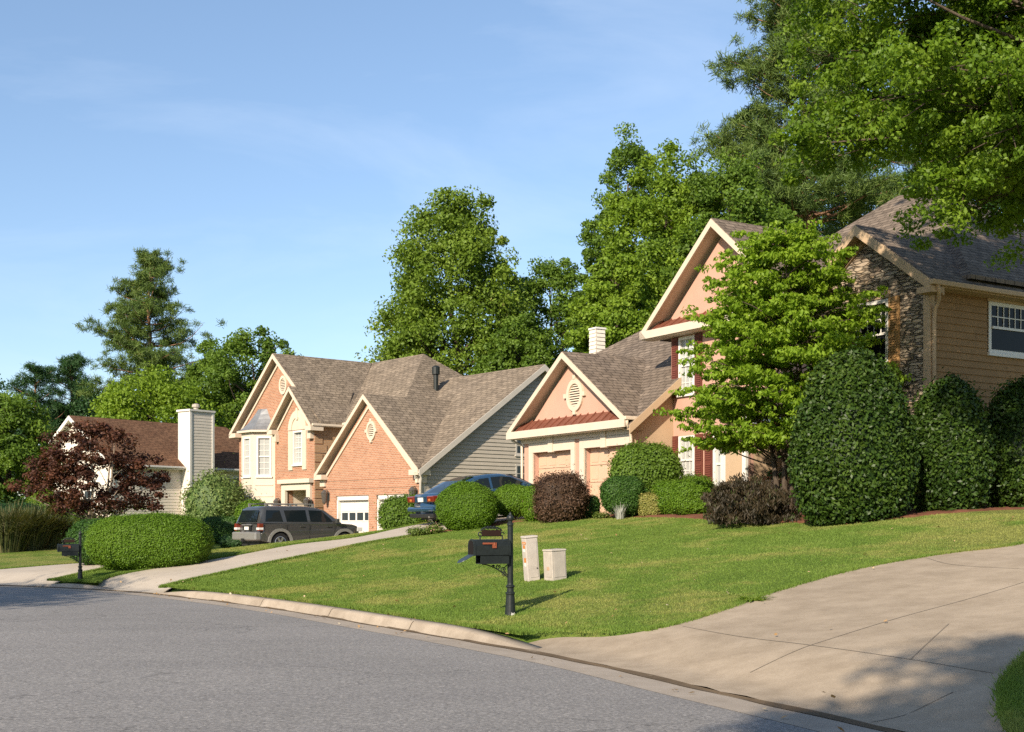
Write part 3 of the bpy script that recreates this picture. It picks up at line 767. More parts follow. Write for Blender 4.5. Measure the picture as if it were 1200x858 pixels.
def oval_vent(h, fn, sc, zc, rw, rh, mat='cream', keys=True, d0=0):
    m = h.mb(); n = 28
    for k in range(n):
        t0, t1 = 2 * PI * k / n, 2 * PI * (k + 1) / n
        P = []
        for t, q in ((t0, 1), (t1, 1), (t1, .7), (t0, .7)): P.append((sc + rw * q * math.cos(t), zc + rh * q * math.sin(t)))
        lo = [fn(s, z, d0 - .07) for s, z in P]; hi = [fn(s, z, d0 + .02) for s, z in P]
        i = len(m.v); m.v += lo + hi
        m.f += [tuple(i + v for v in q) for q in ((0, 1, 2, 3), (0, 4, 5, 1), (3, 2, 6, 7))]
    if keys:
        FB(fn, sc - .07, sc + .07, zc + rh * .97, zc + rh * 1.22, d0 - .085, d0 + .02, m); FB(fn, sc - .07, sc + .07, zc - rh * 1.2, zc - rh * .97, d0 - .085, d0 + .02, m)
        FB(fn, sc - rw * 1.3, sc - rw * .97, zc - .07, zc + .07, d0 - .085, d0 + .02, m); FB(fn, sc + rw * .97, sc + rw * 1.3, zc - .07, zc + .07, d0 - .085, d0 + .02, m)
    v = h.put('gable_vent', m, M[mat])
    l = h.mb(); k = max(5, int(rh * 2 * .7 / .075))
    for j in range(k):
        z = zc - rh * .68 + rh * 1.36 * (j + .5) / k; w = rw * .7 * math.sqrt(max(0, 1 - ((z - zc) / (rh * .72))**2))
        if w > .02: l.face([fn(sc - w, z - .03, d0 - .045), fn(sc + w, z - .03, d0 - .045), fn(sc + w, z + .02, d0 - .01), fn(sc - w, z + .02, d0 - .01)])
    h.put('louvre', l, M[mat], v)
    bk = h.mb(); bk.face([fn(sc + rw * .72 * math.cos(2 * PI * k / n), zc + rh * .72 * math.sin(2 * PI * k / n), d0 - .004) for k in range(n)]); h.put('vent_shade_backing', bk, M['dark'], v)  # dark sheet on the wall paints the shade behind the louvres
    return v

def wall_lamp(h, fn, s, z, k=1.0):
    m = h.mb()
    FB(fn, s - .05 * k, s + .05 * k, z - .12 * k, z + .12 * k, -.03, .02, m)
    c = fn(s, z, -.16 * k)
    m.tube([fn(s, z + .05 * k, 0), fn(s, z + .2 * k, -.08 * k), fn(s, z + .18 * k, -.16 * k)], .015 * k, 6)
    m.lathe([(.02 * k, .2 * k), (.11 * k, .1 * k), (.1 * k, .08 * k), (.06 * k, -.18 * k), (.02 * k, -.24 * k)][::-1], c, 8)
    return h.put('wall_lamp', m, M['lamp'])

def shutter(h, fn, s0, s1, z0, z1, mat='shutter', name='shutter'):
    m = h.mb(); FB(fn, s0, s1, z0, z1, -.045, -.003, m)
    mid = (z0 + z1) / 2
    for a, b in ((z0 + .08, mid - .05), (mid + .05, z1 - .08)):
        k = max(3, int((b - a) / .06))
        for j in range(k):
            z = a + (b - a) * j / k
            m.face([fn(s0 + .05, z, -.066), fn(s1 - .05, z, -.066), fn(s1 - .05, z + (b - a) / k * .9, -.047), fn(s0 + .05, z + (b - a) / k * .9, -.047)])
            m.face([fn(s0 + .05, z, -.046), fn(s1 - .05, z, -.046), fn(s1 - .05, z, -.066), fn(s0 + .05, z, -.066)])
    return h.put(name, m, M[mat])

def garage_door(h, fn, s0, s1, z0, z1, mat, rows=4, depth=.22, glass_row=None, cols=4):
    m = h.mb(); hh = (z1 - z0) / rows
    for j in range(rows):
        a, b = z0 + j * hh + .008, z0 + (j + 1) * hh - .008
        if glass_row == j:
            FB(fn, s0, s1, a, a + .06, depth, depth + .05, m); FB(fn, s0, s1, b - .06, b, depth, depth + .05, m)
            w = (s1 - s0) / cols
            for i in range(cols + 1):
                x = s0 + i * w; FB(fn, max(s0, x - .05), min(s1, x + .05), a + .06, b - .06, depth, depth + .05, m)
        else:
            FB(fn, s0, s1, a, b, depth, depth + .05, m)
            w = (s1 - s0) / cols
            for i in range(cols): FB(fn, s0 + i * w + .09, s0 + (i + 1) * w - .09, a + .09, b - .09, depth - .012, depth + .002, m)
    FB(fn, s0, s1, z0, z1, depth + .052, depth + .07, m)
    g = h.put('garage_door', m, M[mat])
    if glass_row is not None:
        p = h.mb(); a = z0 + glass_row * hh
        FB(fn, s0 + .02, s1 - .02, a + .07, a + hh - .07, depth + .02, depth + .045, p); h.put('pane', p, M['glass'], g)
    return g

# ================================================= salmon stucco house
P = House('stucco_house', 3.57, 37.0, 1.72, R(-58.66), 'salmon stucco house with twin garage doors, a stone gable and brown clapboard end')
zg = 1.6
# --- garage wing
f0 = FA(0.0)
w = P.mb(); DL = (-5.45, -3.12, 0, 3.93); DRr = (-2.43, -.27, 0, 3.93)
wall_grid(w, f0, -6.05, 0.0, zg - .6, 4.62, [(-5.45, -3.17, zg - .6, 3.93), (-2.43, -.25, zg - .6, 3.93)], .25)
w.prism([(-5.9, .0, 4.62), (0, 0, 4.62), (-3.1, 0, 6.86)], (0, .2, 0))
w.box(-6.05, -5.83, .252, 6, zg - .6, 4.62)
P.put('garage_wall', w, M['pink'])
t = P.mb()                                                     # stone-look surrounds of the doors
for s0, s1 in ((-5.45, -3.17), (-2.43, -.25)):
    FB(f0, s0 - .25, s0, zg - .6, 3.93, -.05, .06, t); FB(f0, s1, s1 + .22, zg - .6, 3.93, -.05, .06, t)
    FB(f0, s0 - .25, s1 + .22, 3.932, 4.24, -.05, .06, t); FB(f0, (s0 + s1) / 2 - .13, (s0 + s1) / 2 + .13, 3.9, 4.44, -.1, .05, t)
P.put('garage_surround', t, M['offwhite'])
for s0, s1 in ((-5.45, -3.17), (-2.43, -.25)): garage_door(P, f0, s0, s1, 1.78, 3.93, 'door_pink', 4, .2)
w = P.mb(); wall_grid(w, FS(0.0), .252, 1.62, zg - .6, 4.62, [], .2)
w.prism([(0, .0, 4.62), (0, 1.62, 4.62), (0, 1.62, 5.95)], (-.2, 0, 0)); P.put('side_wall', w, M['tan'])  # side wall tan instead of salmon: glancing-light shade put into the colour
t = P.mb(); FB(FS(0), .02, .18, zg - .6, 4.5, -.02, .01, t)
t.prism([(.012, -.1, 4.60), (.012, 1.62, 6.02), (.012, 1.62, 5.62), (.012, .42, 4.62), (.012, .42, 4.35), (.012, -.1, 4.35)], (.05, 0, 0))
P.put('eave_trim', t, M['tan'])
g = gable(P, 'shingle_dark', -6.45, -3.1, .22, 4.72, 7.05, -.42, 3.3, fh=.2, ze_r=4.76, bv=.02)
# pent roof of red metal under the gable, with its eave trim
m = P.mb(); m.prism([(-6.05, -.4, 4.66), (-6.05, .0, 5.0), (-6.05, .0, 4.6), (-6.05, -.4, 4.6)], (5.95, 0, 0))
for i in range(15):
    a = -5.95 + i * .41; m.prism([(a, -.4, 4.668), (a, .0, 5.008), (a, .0, 5.05), (a, -.4, 4.71)], (.035, 0, 0))
P.put('pent_roof', m, M['copper'])
t = P.mb(); t.box(-6.5, .25, -.46, -.402, 4.42, 4.66); t.box(-6.3, .05, -.4, -.004, 4.40, 4.46)
t.box(-6.2, 0.02, -.06, -.003, 4.25, 4.398)
P.put('eave_board', t, M['offwhite'])
oval_vent(P, f0, -2.95, 5.66, .46, .52, 'cream', True)
gutter(P, (.26, -.45, 4.74), (.26, .05, 4.74)); downspout(P, [(.26, -.36, 4.66), (.24, -.34, 4.5), (.10, -.12, 4.3), (.09, -.08, 4.1), (.09, -.08, 1.8)])
gutter(P, (-6.75, -.2, 4.66), (-6.2, -.2, 4.66)); downspout(P, [(-6.6, -.2, 4.58), (-6.55, -.18, 4.4), (-6.12, -.06, 4.2), (-6.1, -.06, 1.8)])
# big front slope over the wing
r = P.mb()
r.slab([(.34, -.3, 4.50), (.1, -.3, 4.50), (.1, .22, 4.911), (-6.3, .22, 4.911), (-6.45, 2.0, 6.32), (-8.0, 3.4, 7.43), (-4.7, 5.3, 8.93), (.34, 5.3, 8.93)], .12)
r.slab([(-4.7, 5.3, 8.93), (-8.0, 3.4, 7.43), (-8.6, 9.5, 6.5), (-4.7, 9.5, 6.5)], .12)
r.slab([(.34, 5.3, 8.93), (-4.7, 5.3, 8.93), (-4.7, 9.5, 6.5), (.34, 9.5, 6.5)], .12)
rr = P.put('roof', r, M['shingle_dark'])
t = P.mb(); t.prism([(.345, -.34, 4.47), (.345, 1.6, 6.00), (.345, 1.6, 5.74), (.345, -.34, 4.21)], (.03, 0, 0)); t.prism([(.34, -.3, 4.37), (.34, 1.6, 5.87), (.0, 1.6, 5.87), (.0, -.3, 4.37)], (0, 0, -.03)); P.put('rake_board', t, M['tan'], rr)
w = P.mb(); w.box(-7.9, -6.06, 3.5, 9.2, zg - .6, 6.4); P.put('rear_wall', w, M['pink'])
# siding chimney at the rear of the wing
c = P.mb(); lapped(c, FA(4.9), lambda z: (-9.2, -8.75), zg - .6, 8.95, .15); lapped(c, FS(-8.75), lambda z: (4.9, 5.3), zg - .6, 8.95, .15); c.box(-9.19, -8.76, 4.91, 5.3, zg - .6, 8.93)
ch = P.put('chimney', c, M['siding_white']); c = P.mb(); c.box(-9.23, -8.71, 4.86, 5.34, 8.952, 9.02); P.put('chimney_cap', c, M['white'], ch)

# --- two-storey gable block
fm = FA(1.6); w = P.mb()
win = [(.27, 1.02, 5.46, 7.2), (.27, 1.02, 2.75, 4.2), (1.86, 2.32, 2.4, 4.2), (3.35, 5.4, zg - .6, 4.35)]
wall_grid(w, fm, -.05, 6.6, zg - .6, 7.42, win, .2)
w.prism([(-.6, 1.6, 7.42), (5.4, 1.6, 7.42), (2.35, 1.6, 10.0)], (0, .2, 0))
wall_grid(w, FS(6.6), 1.802, 6, zg - .6, 7.42, [], .2)
wl = P.mb(); wl.box(-.052, .12, 1.803, 6, zg - .6, 7.4); wl.box(-.075, .06, 1.575, 1.598, 6.1, 7.3)
P.put('front_wall', w, M['pink']); P.put('side_wall', wl, M['pink'])
window(P, fm, .27, 1.02, 5.46, 7.2, 3, 6, .09, 'glass_pale', .08)
window(P, fm, .27, 1.02, 2.75, 4.2, 3, 4, .09, 'glass_pale', .08)
window(P, fm, 1.86, 2.32, 2.4, 4.2, 1, 2, .12, 'glass_pale', .08, sill=False)
for s0, s1, z0, z1 in ((-.04, .24, 5.4, 7.22), (1.05, 1.36, 5.4, 7.22), (-.04, .24, 2.7, 4.22), (1.06, 1.4, 2.55, 4.22), (1.5, 1.83, 2.55, 4.22)): shutter(P, fm, s0, s1, z0, z1)
g = gable(P, 'shingle_dark', -.98, 2.32, 5.66, 7.52, 10.36, 1.12, 9.0, fh=.22)
m = P.mb(); m.prism([(-.62, 1.16, 7.50), (-.62, 1.6, 7.80), (-.62, 1.6, 7.42), (-.62, 1.16, 7.42)], (5.9, 0, 0))
for i in range(15): a = -.5 + i * .4; m.prism([(a, 1.16, 7.507), (a, 1.6, 7.807), (a, 1.6, 7.845), (a, 1.16, 7.545)], (.035, 0, 0))
P.put('pent_roof', m, M['copper'])
t = P.mb(); t.box(-1.02, 5.6, 1.08, 1.158, 7.26, 7.50); t.box(-1.0, 5.6, 1.16, 1.6, 7.24, 7.30); t.prism([(-1.02, 1.08, 7.26), (-.7, 1.08, 7.26), (-.98, 1.08, 7.52)], (0, .05, 0)); P.put('eave_board', t, M['offwhite'])
# porch recess with its door
w = P.mb(); wall_grid(w, FA(3.2), 3.1, 5.7, zg - .6, 4.5, [], .1); w.box(3.18, 3.345, 1.802, 3.2, zg - .6, 4.4); w.box(5.402, 5.55, 1.802, 3.2, zg - .6, 4.4); w.box(3.2, 5.5, 1.81, 3.3, 4.4, 4.5)
P.put('porch_wall', w, M['tan'])
d = P.mb(); FB(FA(3.2), 4.0, 4.95, 1.7, 3.85, -.05, -.003, d)
for z0, z1 in ((1.9, 2.5), (2.7, 3.6)):
    for s0 in (4.1, 4.52): FB(FA(3.2), s0, s0 + .33, z0, z1, -.07, -.052, d)
d = P.put('front_door', d, M['shutter']); k = P.mb(); k.lathe([(.01, -.03), (.035, 0), (.01, .03)], (4.87, 3.1, 2.7), 8); P.put('handle', k, M['lamp'], d)
t = P.mb(); FB(fm, 2.36, 2.44, 1.6, 4.3, -.06, .1, t); FB(fm, 3.2, 3.35, 1.6, 4.45, -.1, .1, t); FB(fm, 3.2, 5.5, 4.352, 4.65, -.1, .1, t); FB(fm, 5.4, 5.55, 1.6, 4.35, -.1, .1, t); P.put('porch_trim', t, M['white'])
wp = P.mb(); FB(fm, 2.45, 3.19, zg - .6, 4.3, -.05, -.003, wp); P.put('wall_panel', wp, M['tan'])
# --- hip roof over the main body
r = P.mb()
A_, B_ = (3.95, 7.0, 11.42), (5.3, 7.0, 11.42)
r.slab([A_, B_, (10.55, 2.0, 7.42), (-1.2, 2.0, 7.42)], .1)
r.slab([B_, (10.55, 12.3, 7.42), (10.55, 2.0, 7.42)], .1)
r.slab([A_, (-1.2, 2.0, 7.42), (-1.2, 12.3, 7.42)], .1)
r.slab([B_, A_, (-1.2, 12.3, 7.42), (10.55, 12.3, 7.42)], .1)
P.put('roof', r, M['shingle_dark'])
w = P.mb(); w.box(-.8, 6.4, 5.5, 11.9, zg - .6, 7.3); P.put('rear_wall', w, M['tan'])
# --- stone gable and clapboard end
fs = FA(1.0); ar = 10.2; w = P.mb()
wall_grid(w, fs, 6.6, ar - .16, zg - .6, 7.2, [(7.95, 8.98, 5.36, 7.0)], .22)
w.prism([(6.6, 1.0, 7.2), (ar - .08, 1.0, 7.2), (8.36, 1.0, 8.62)], (0, .2, 0)); P.put('stone_wall', w, M['stone'])
window(P, fs, 7.95, 8.98, 5.36, 7.0, 4, 4, .09, 'glass_dim_reflection', .1, grille='upper')
shutter(P, fs, 9.0, 9.32, 5.3, 7.02, 'shutter_tan'); shutter(P, fs, 7.6, 7.93, 5.3, 7.02, 'shutter_tan')
t = P.mb(); FB(fs, 7.9, 9.02, 7.02, 7.2, -.05, .02, t); P.put('window_head', t, M['tan'])
r = P.mb(); zr = 8.86
r.slab([(6.35, .55, 7.28), (8.34, .55, zr), (8.34, 5.4, zr), (6.35, 5.4, 7.28)], .09)
r.slab([(8.34, .55, zr), (10.62, .55, 7.16), (10.62, 3.0, 7.16), (8.34, 3.6, zr)], .09)
r.slab([(10.62, 3.002, 7.16), (10.62, 12.4, 7.16), (8.34, 12.4, zr), (8.34, 3.602, zr)], .09)
rr = P.put('roof', r, M['shingle_dark'])
t = P.mb()
for p, q in (((6.35, 7.28), (8.34, zr)), ((8.34, zr), (10.62, 7.16))):
    t.prism([(p[0], .51, p[1] - .02), (q[0], .51, q[1] - .02), (q[0], .51, q[1] - .28), (p[0], .51, p[1] - .28)], (0, .06, 0))
    t.slab([(p[0], .575, p[1] - .1), (q[0], .575, q[1] - .1), (q[0], 1.0, q[1] - .1), (p[0], 1.0, p[1] - .1)], .03)
    t.prism([(p[0], .93, p[1] - .14), (q[0], .93, q[1] - .14), (q[0], .93, q[1] - .34), (p[0], .93, p[1] - .34)], (0, .065, 0))
t.box(10.22, 10.64, .52, .96, 6.86, 7.0)
P.put('rake_board', t, M['tan'], rr)
fe = FS(ar); w = P.mb(); 
w.box(ar - .25, ar - .03, 1.1, 11.9, zg - .6, 7.05); 
P.put('end_wall', w, M['tan'])
s = P.mb()
lapped(s, fe, lambda z: (1.12, 3.02), zg - .6, 7.0, .165); lapped(s, fe, lambda z: (4.6, 11.9), zg - .6, 7.0, .165)
lapped(s, fe, lambda z: (3.02, 4.6), zg - .6, 5.62, .165)
P.put('clapboards', s, M['siding_brown'])
t = P.mb(); t.box(ar - .16, ar + .035, .965, 1.13, zg - .6, 7.1); t.box(ar, ar + .4, 1.0, 12.2, 7.0, 7.035); t.box(ar - .002, ar + .04, 3.02, 4.6, 6.935, 6.998); P.put('corner_board', t, M['tan'])
window(P, fe, 3.07, 4.55, 5.69, 6.93, 6, 4, .09, 'glass_dim_reflection', .0, sill=True, grille='upper')
gutter(P, (10.66, .5, 7.14), (10.66, 12.3, 7.14), 'tan', .13, .12); downspout(P, [(10.66, .7, 7.05), (10.66, .75, 6.9), (10.5, .95, 6.75), (10.3, 1.05, 6.55), (10.28, 1.05, 6.3), (10.28, 1.05, 1.8)], 'tan', .05)

# ================================================= brick house
Bk = House('brick_house', -3.69, 50.0, .7, R(-50), 'orange brick house with steep gables, white bay window and two white garage doors')
zb = .2
f0 = FA(0); w = Bk.mb()
wall_grid(w, f0, -7.45, -.02, zb, 3.7, [(-6.42, -3.8, zb, 2.76), (-3.22, -.62, zb, 2.76)], .3)
w.prism([(-7.3, 0, 3.7), (-.17, 0, 3.7), (-3.73, 0, 6.85)], (0, .2, 0)); Bk.put('garage_wall', w, M['brick_pale'])
t = Bk.mb()
for s0, s1 in ((-6.42, -3.8), (-3.22, -.62)):
    FB(f0, s0 - .03, s0 + .09, zb, 2.76, .05, .25, t); FB(f0, s1 - .09, s1 + .03, zb, 2.76, .05, .25, t); FB(f0, s0 - .03, s1 + .03, 2.56, 2.79, .05, .25, t)
Bk.put('garage_surround', t, M['white'])
for s0, s1 in ((-6.42, -3.8), (-3.22, -.62)): garage_door(Bk, f0, s0 + .09, s1 - .09, .66, 2.56, 'white', 4, .22, 2, 4)
bc = Bk.mb(); FB(f0, -7.43, -.04, 3.05, 3.13, -.02, .02, bc); FB(f0, -7.43, -.04, 3.42, 3.48, -.02, .02, bc); Bk.put('soldier_course', bc, M['brick'])
gable(Bk, 'shingle', -7.72, -3.73, .26, 3.78, 7.07, -.32, 4.9, fh=.2, bv=.15)
t = Bk.mb()
for s in (-7.42, -.05): t.box(s - .32, s + .32, -.34, .3, 3.5, 3.72); t.box(s - .2, s + .2, -.1, .2, 3.2, 3.5)
for p, q in (((-7.4, 3.52), (-3.73, 6.6)), ((-3.73, 6.6), (-.1, 3.52))): t.prism([(p[0], -.06, p[1]), (q[0], -.06, q[1]), (q[0], -.06, q[1] - .14), (p[0], -.06, p[1] - .14)], (0, .056, 0))
Bk.put('eave_return', t, M['cream'])
oval_vent(Bk, f0, -3.55, 5.5, .34, .42, 'cream', True)
wall_lamp(Bk, f0, -7.0, 2.75, 1.5); wall_lamp(Bk, f0, -.25, 2.75, 1.5)
downspout(Bk, [(.28, -.2, 3.7), (.26, -.15, 3.45), (.1, -.08, 3.2), (.09, -.08, .7)], 'grey_trim', .055)
# right wing: clapboard gable end
w = Bk.mb(); w.box(-.25, -.03, .31, 12.6, zb, 3.75); w.prism([(-.03, .1, 3.75), (-.03, 12.6, 3.75), (-.03, 6.38, 8.2)], (-.2, 0, 0)); Bk.put('end_wall', w, M['siding_grey'])
s = Bk.mb(); lapped(s, FS(0), lambda z: (.2 if z < 3.85 else .3 + (z - 3.85) / .713, 12.6 if z < 3.85 else 12.46 - (z - 3.85) / .713), zb, 8.25, .165, .032)
Bk.put('clapboards', s, M['siding_grey'])
t = Bk.mb(); t.box(-.02, .045, .03, .2, zb, 3.7); Bk.put('corner_board', t, M['grey_trim'])
window(Bk, FS(.0), 5.0, 5.75, 4.5, 5.9, 2, 4, .08, 'glass', -.005, sill=True, frame='grey_trim'); window(Bk, FS(.0), 5.0, 5.75, 2.6, 4.1, 2, 4, .08, 'glass', -.005, frame='grey_trim')
r = Bk.mb(); r.slab([(.35, -.1, 3.862), (.35, 6.38, 8.48), (-7.5, 6.38, 8.48), (-7.5, .25, 4.112), (.0, .25, 4.112), (.0, -.1, 3.862)], .1); r.slab([(.35, 6.38, 8.48), (.35, 13.0, 3.72), (-7.5, 13.0, 3.72), (-7.5, 6.38, 8.48)], .1)
rr = Bk.put('roof', r, M['shingle'])
t = Bk.mb()
for p, q in (((-.34, 3.7), (6.38, 8.46)), ((6.38, 8.46), (13.04, 3.7))):
    t.prism([(.352, p[0], p[1]), (.352, q[0], q[1]), (.352, q[0], q[1] - .26), (.352, p[0], p[1] - .26)], (.04, 0, 0)); t.prism([(.35, p[0], p[1] - .108), (.35, q[0], q[1] - .108), (.02, q[0], q[1] - .108), (.02, p[0], p[1] - .108)], (0, 0, -.03))
    t.prism([(.035, p[0], p[1] - .14), (.035, q[0], q[1] - .14), (.035, q[0], q[1] - .36), (.035, p[0], p[1] - .36)], (.03, 0, 0))
Bk.put('rake_board', t, M['grey_trim'], rr)
# main two-storey block
f8 = FA(.8); w = Bk.mb()
wall_grid(w, f8, -17.0, -12.2, zb, 6.1, [], .3); w.prism([(-17.0, .8, 6.1), (-8.8, .8, 6.1), (-12.9, .8, 9.5)], (0, .25, 0))
w.box(-16.99, -16.7, 1.11, 11, zb, 6.1)
Bk.put('front_wall', w, M['brick'])
gable(Bk, 'shingle', -17.35, -12.9, -8.45, 6.22, 9.82, .45, 6.2, fh=.22, bv=1.9, cut=(-10.5, 7.878))
t = Bk.mb()
for p, q in (((-17.0, 6.1), (-12.9, 9.4)), ((-12.9, 9.4), (-8.9, 6.1))): t.prism([(p[0], .735, p[1]), (q[0], .735, q[1]), (q[0], .735, q[1] - .14), (p[0], .735, p[1] - .14)], (0, .06, 0))
t.box(-17.4, -16.7, .42, 1.2, 5.92, 6.14); Bk.put('eave_return', t, M['cream'])
oval_vent(Bk, f8, -12.45, 8.25, .36, .46, 'cream', False)
# small entrance gable
f3 = FA(.3); w = Bk.mb()
wall_grid(w, f3, -12.25, -8.75, zb, 6.0, [(-10.68, -9.78, 4.3, 5.9), (-11.3, -9.25, zb, 3.1)], .35)
w.prism([(-12.1, .3, 6.0), (-8.75, .3, 6.0), (-10.45, .3, 7.7)], (0, .25, 0)); Bk.put('entry_wall', w, M['brick'])
w = Bk.mb(); wall_grid(w, FS(-8.75), .652, 2.3, zb, 6.0, [], .3)
for k in range(13):
    z = .6 + k * .42
    if k % 2 == 0: FB(FS(-8.75), .31, .95, z, z + .36, -.03, .02, w)
    else: FB(FS(-8.75), .31, .72, z, z + .36, -.03, .02, w)
Bk.put('quoin_wall', w, M['quoin'])
gable(Bk, 'shingle', -12.5, -10.47, -8.5, 6.1, 7.98, -.05, 3.5, fh=.2, bv=1.7)
t = Bk.mb()
for p, q in (((-12.2, 5.98), (-10.47, 7.6)), ((-10.47, 7.6), (-8.75, 5.98))): t.prism([(p[0], .24, p[1]), (q[0], .24, q[1]), (q[0], .24, q[1] - .14), (p[0], .24, p[1] - .14)], (0, .055, 0))
t.box(-12.52, -12.05, -.08, .5, 5.8, 6.02); t.box(-12.3, -12.0, .1, .296, 5.45, 5.8); t.box(-8.95, -8.45, -.08, .6, 5.8, 6.02); t.box(-9.1, -8.78, .1, .296, 5.45, 5.8)
Bk.put('eave_return', t, M['cream'])
window(Bk, f3, -10.68, -9.78, 4.3, 5.9, 3, 6, .09, 'glass_pale', .16)
t = Bk.mb(); FB(f3, -11.05, -10.69, 4.05, 5.9, -.06, .02, t); FB(f3, -9.77, -9.42, 4.05, 5.9, -.06, .02, t)
n = 16
for k in range(n):
    q = [( -10.23 + r_ * math.cos(PI * kk / n), 5.93 + r_ * 1.12 * math.sin(PI * kk / n)) for kk, r_ in ((k, .82), (k + 1, .82), (k + 1, .52), (k, .52))]
    lo = [f3(x, z, -.07) for x, z in q]; hi = [f3(x, z, .0) for x, z in q]; i = len(t.v); t.v += lo + hi; t.f += [tuple(i + v for v in qq) for qq in ((0, 1, 2, 3), (0, 4, 5, 1), (3, 2, 6, 7))]
t.prism([f3(-10.23 + .52 * math.cos(PI * k / n), 5.93 + .58 * math.sin(PI * k / n), -.03) for k in range(n + 1)], (0, .026, 0))
FB(f3, -10.31, -10.15, 6.4, 6.95, -.09, -.02, t)
Bk.put('window_surround', t, M['cream'])
# entry recess
w = Bk.mb(); wall_grid(w, FA(1.7), -11.6, -8.9, zb, 3.3, [], .1); w.box(-11.5, -11.31, .652, 1.7, zb, 3.3); w.box(-9.24, -9.06, .652, 1.7, zb, 3.3); w.box(-11.5, -9.06, .66, 1.72, 3.1, 3.2); Bk.put('porch_wall', w, M['offwhite'])
d = Bk.mb(); FB(FA(1.7), -10.9, -9.7, .7, 2.9, -.06, -.003, d)
for z0, z1 in ((.9, 1.7), (1.9, 2.7)):
    for s0 in (-10.8, -10.25): FB(FA(1.7), s0, s0 + .42, z0, z1, -.08, -.062, d)
d = Bk.put('front_door', d, M['offwhite']); k = Bk.mb(); k.lathe([(.01, -.04), (.04, 0), (.01, .04)], (-9.85, 1.6, 1.75), 8); Bk.put('handle', k, M['lamp'], d)
t = Bk.mb(); FB(f3, -11.6, -11.25, zb, 3.1, -.12, .02, t); FB(f3, -9.3, -8.95, zb, 3.1, -.12, .02, t); FB(f3, -11.6, -8.95, 3.102, 3.42, -.12, .02, t); FB(f3, -11.75, -8.8, 3.422, 3.62, -.26, .02, t); Bk.put('entry_surround', t, M['offwhite'])
wall_lamp(Bk, f3, -11.85, 2.45, 1.5); wall_lamp(Bk, FA(.18), -8.85, 2.45, 1.5)
# bay window
by0, by1 = -.15, .8; ax = [-16.55, -15.75, -13.55, -12.75]
bp = [(-15.75, .8), (-15.2, -.02), (-14.0, -.02), (-13.3, .8)]
w = Bk.mb()
for (p, q) in zip(bp, bp[1:]):
    L = math.hypot(q[0] - p[0], q[1] - p[1]); dx, dy = (q[0] - p[0]) / L, (q[1] - p[1]) / L
    fn = (lambda p, dx, dy: (lambda s, z, d: (p[0] + dx * s - dy * d, p[1] + dy * s + dx * d, z)))(p, dx, dy)
    mid = L / 2
    op = [(mid - .36, mid + .36, 3.85, 5.8), (mid - .36, mid + .36, .95, 2.5)]
    wall_grid(w, fn, 0, L, zb, 6.1, op, .2)
    for o in op: window(Bk, fn, o[0], o[1], o[2], o[3], 2, 6, .08, 'glass_pale', .1)
    for z in (3.4, 2.85): FB(fn, .1, L - .1, z, z + .06, -.03, .004, w)
Bk.put('bay_wall', w, M['offwhite'])
r = Bk.mb(); bo = [(-15.95, .8), (-15.32, -.22), (-13.88, -.22), (-13.05, .8)]; tp = [(-14.85, .8), (-14.7, .64), (-14.3, .64), (-14.1, .8)]
def bayring(f): 
    z = 6.12 + 1.1 * f**1.6; return [(b[0] * (1 - f) + t_[0] * f, b[1] * (1 - f) + t_[1] * f, z) for b, t_ in zip(bo, tp)]
rings = [bayring(f) for f in np.linspace(0, 1, 7)]
for a, b in zip(rings, rings[1:]):
    for k in range(3): r.face([a[k], a[k + 1], b[k + 1], b[k]])
r.face(rings[-1]); 
br = Bk.put('bay_roof', r, M['lead']); t = Bk.mb(); t.slab([(*p, 6.118) for p in bo], .1); Bk.put('eave_board', t, M['offwhite'], br)
# set-back wall between the entrance gable and the garage
w = Bk.mb(); f2 = FA(2.0); wall_grid(w, f2, -8.74, -4.3, zb, 6.1, [(-8.3, -7.4, 4.5, 5.85)], .2); Bk.put('rear_wall', w, M['brick'])
window(Bk, f2, -8.3, -7.4, 4.5, 5.85, 2, 4, .09, 'glass_pale', .08); t = Bk.mb(); FB(f2, -8.6, -8.31, 4.3, 5.9, -.05, .01, t); FB(f2, -7.39, -7.1, 4.3, 5.9, -.05, .01, t); FB(f2, -8.7, -4.4, 5.9, 6.15, -.06, .01, t); Bk.put('frieze_board', t, M['cream'])
# hip roof of the body
r = Bk.mb(); q1, q2 = (-13.2, 6.3, 9.84), (-8.5, 6.3, 9.84)
r.slab([q1, q2, (-4.0, 1.7, 6.22), (-17.3, 1.7, 6.22)], .1); r.slab([q2, (-4.0, 11, 6.22), (-4.0, 1.7, 6.22)], .1); r.slab([q1, (-17.3, 1.7, 6.22), (-17.3, 11, 6.22)], .1); r.slab([q2, q1, (-17.3, 11, 6.22), (-4.0, 11, 6.22)], .1)
Bk.put('roof', r, M['shingle'])
gutter(Bk, (-8.7, 1.66, 6.22), (-4.0, 1.66, 6.22)); gutter(Bk, (-8.46, .0, 6.12), (-8.46, 1.7, 6.12))
c = Bk.mb(); c.lathe([(.12, 0), (.12, .9), (.19, .92), (.19, 1.25), (.1, 1.32)], (-6.0, 5.2, 7.6), 10); Bk.put('vent_pipe', c, M['iron'])

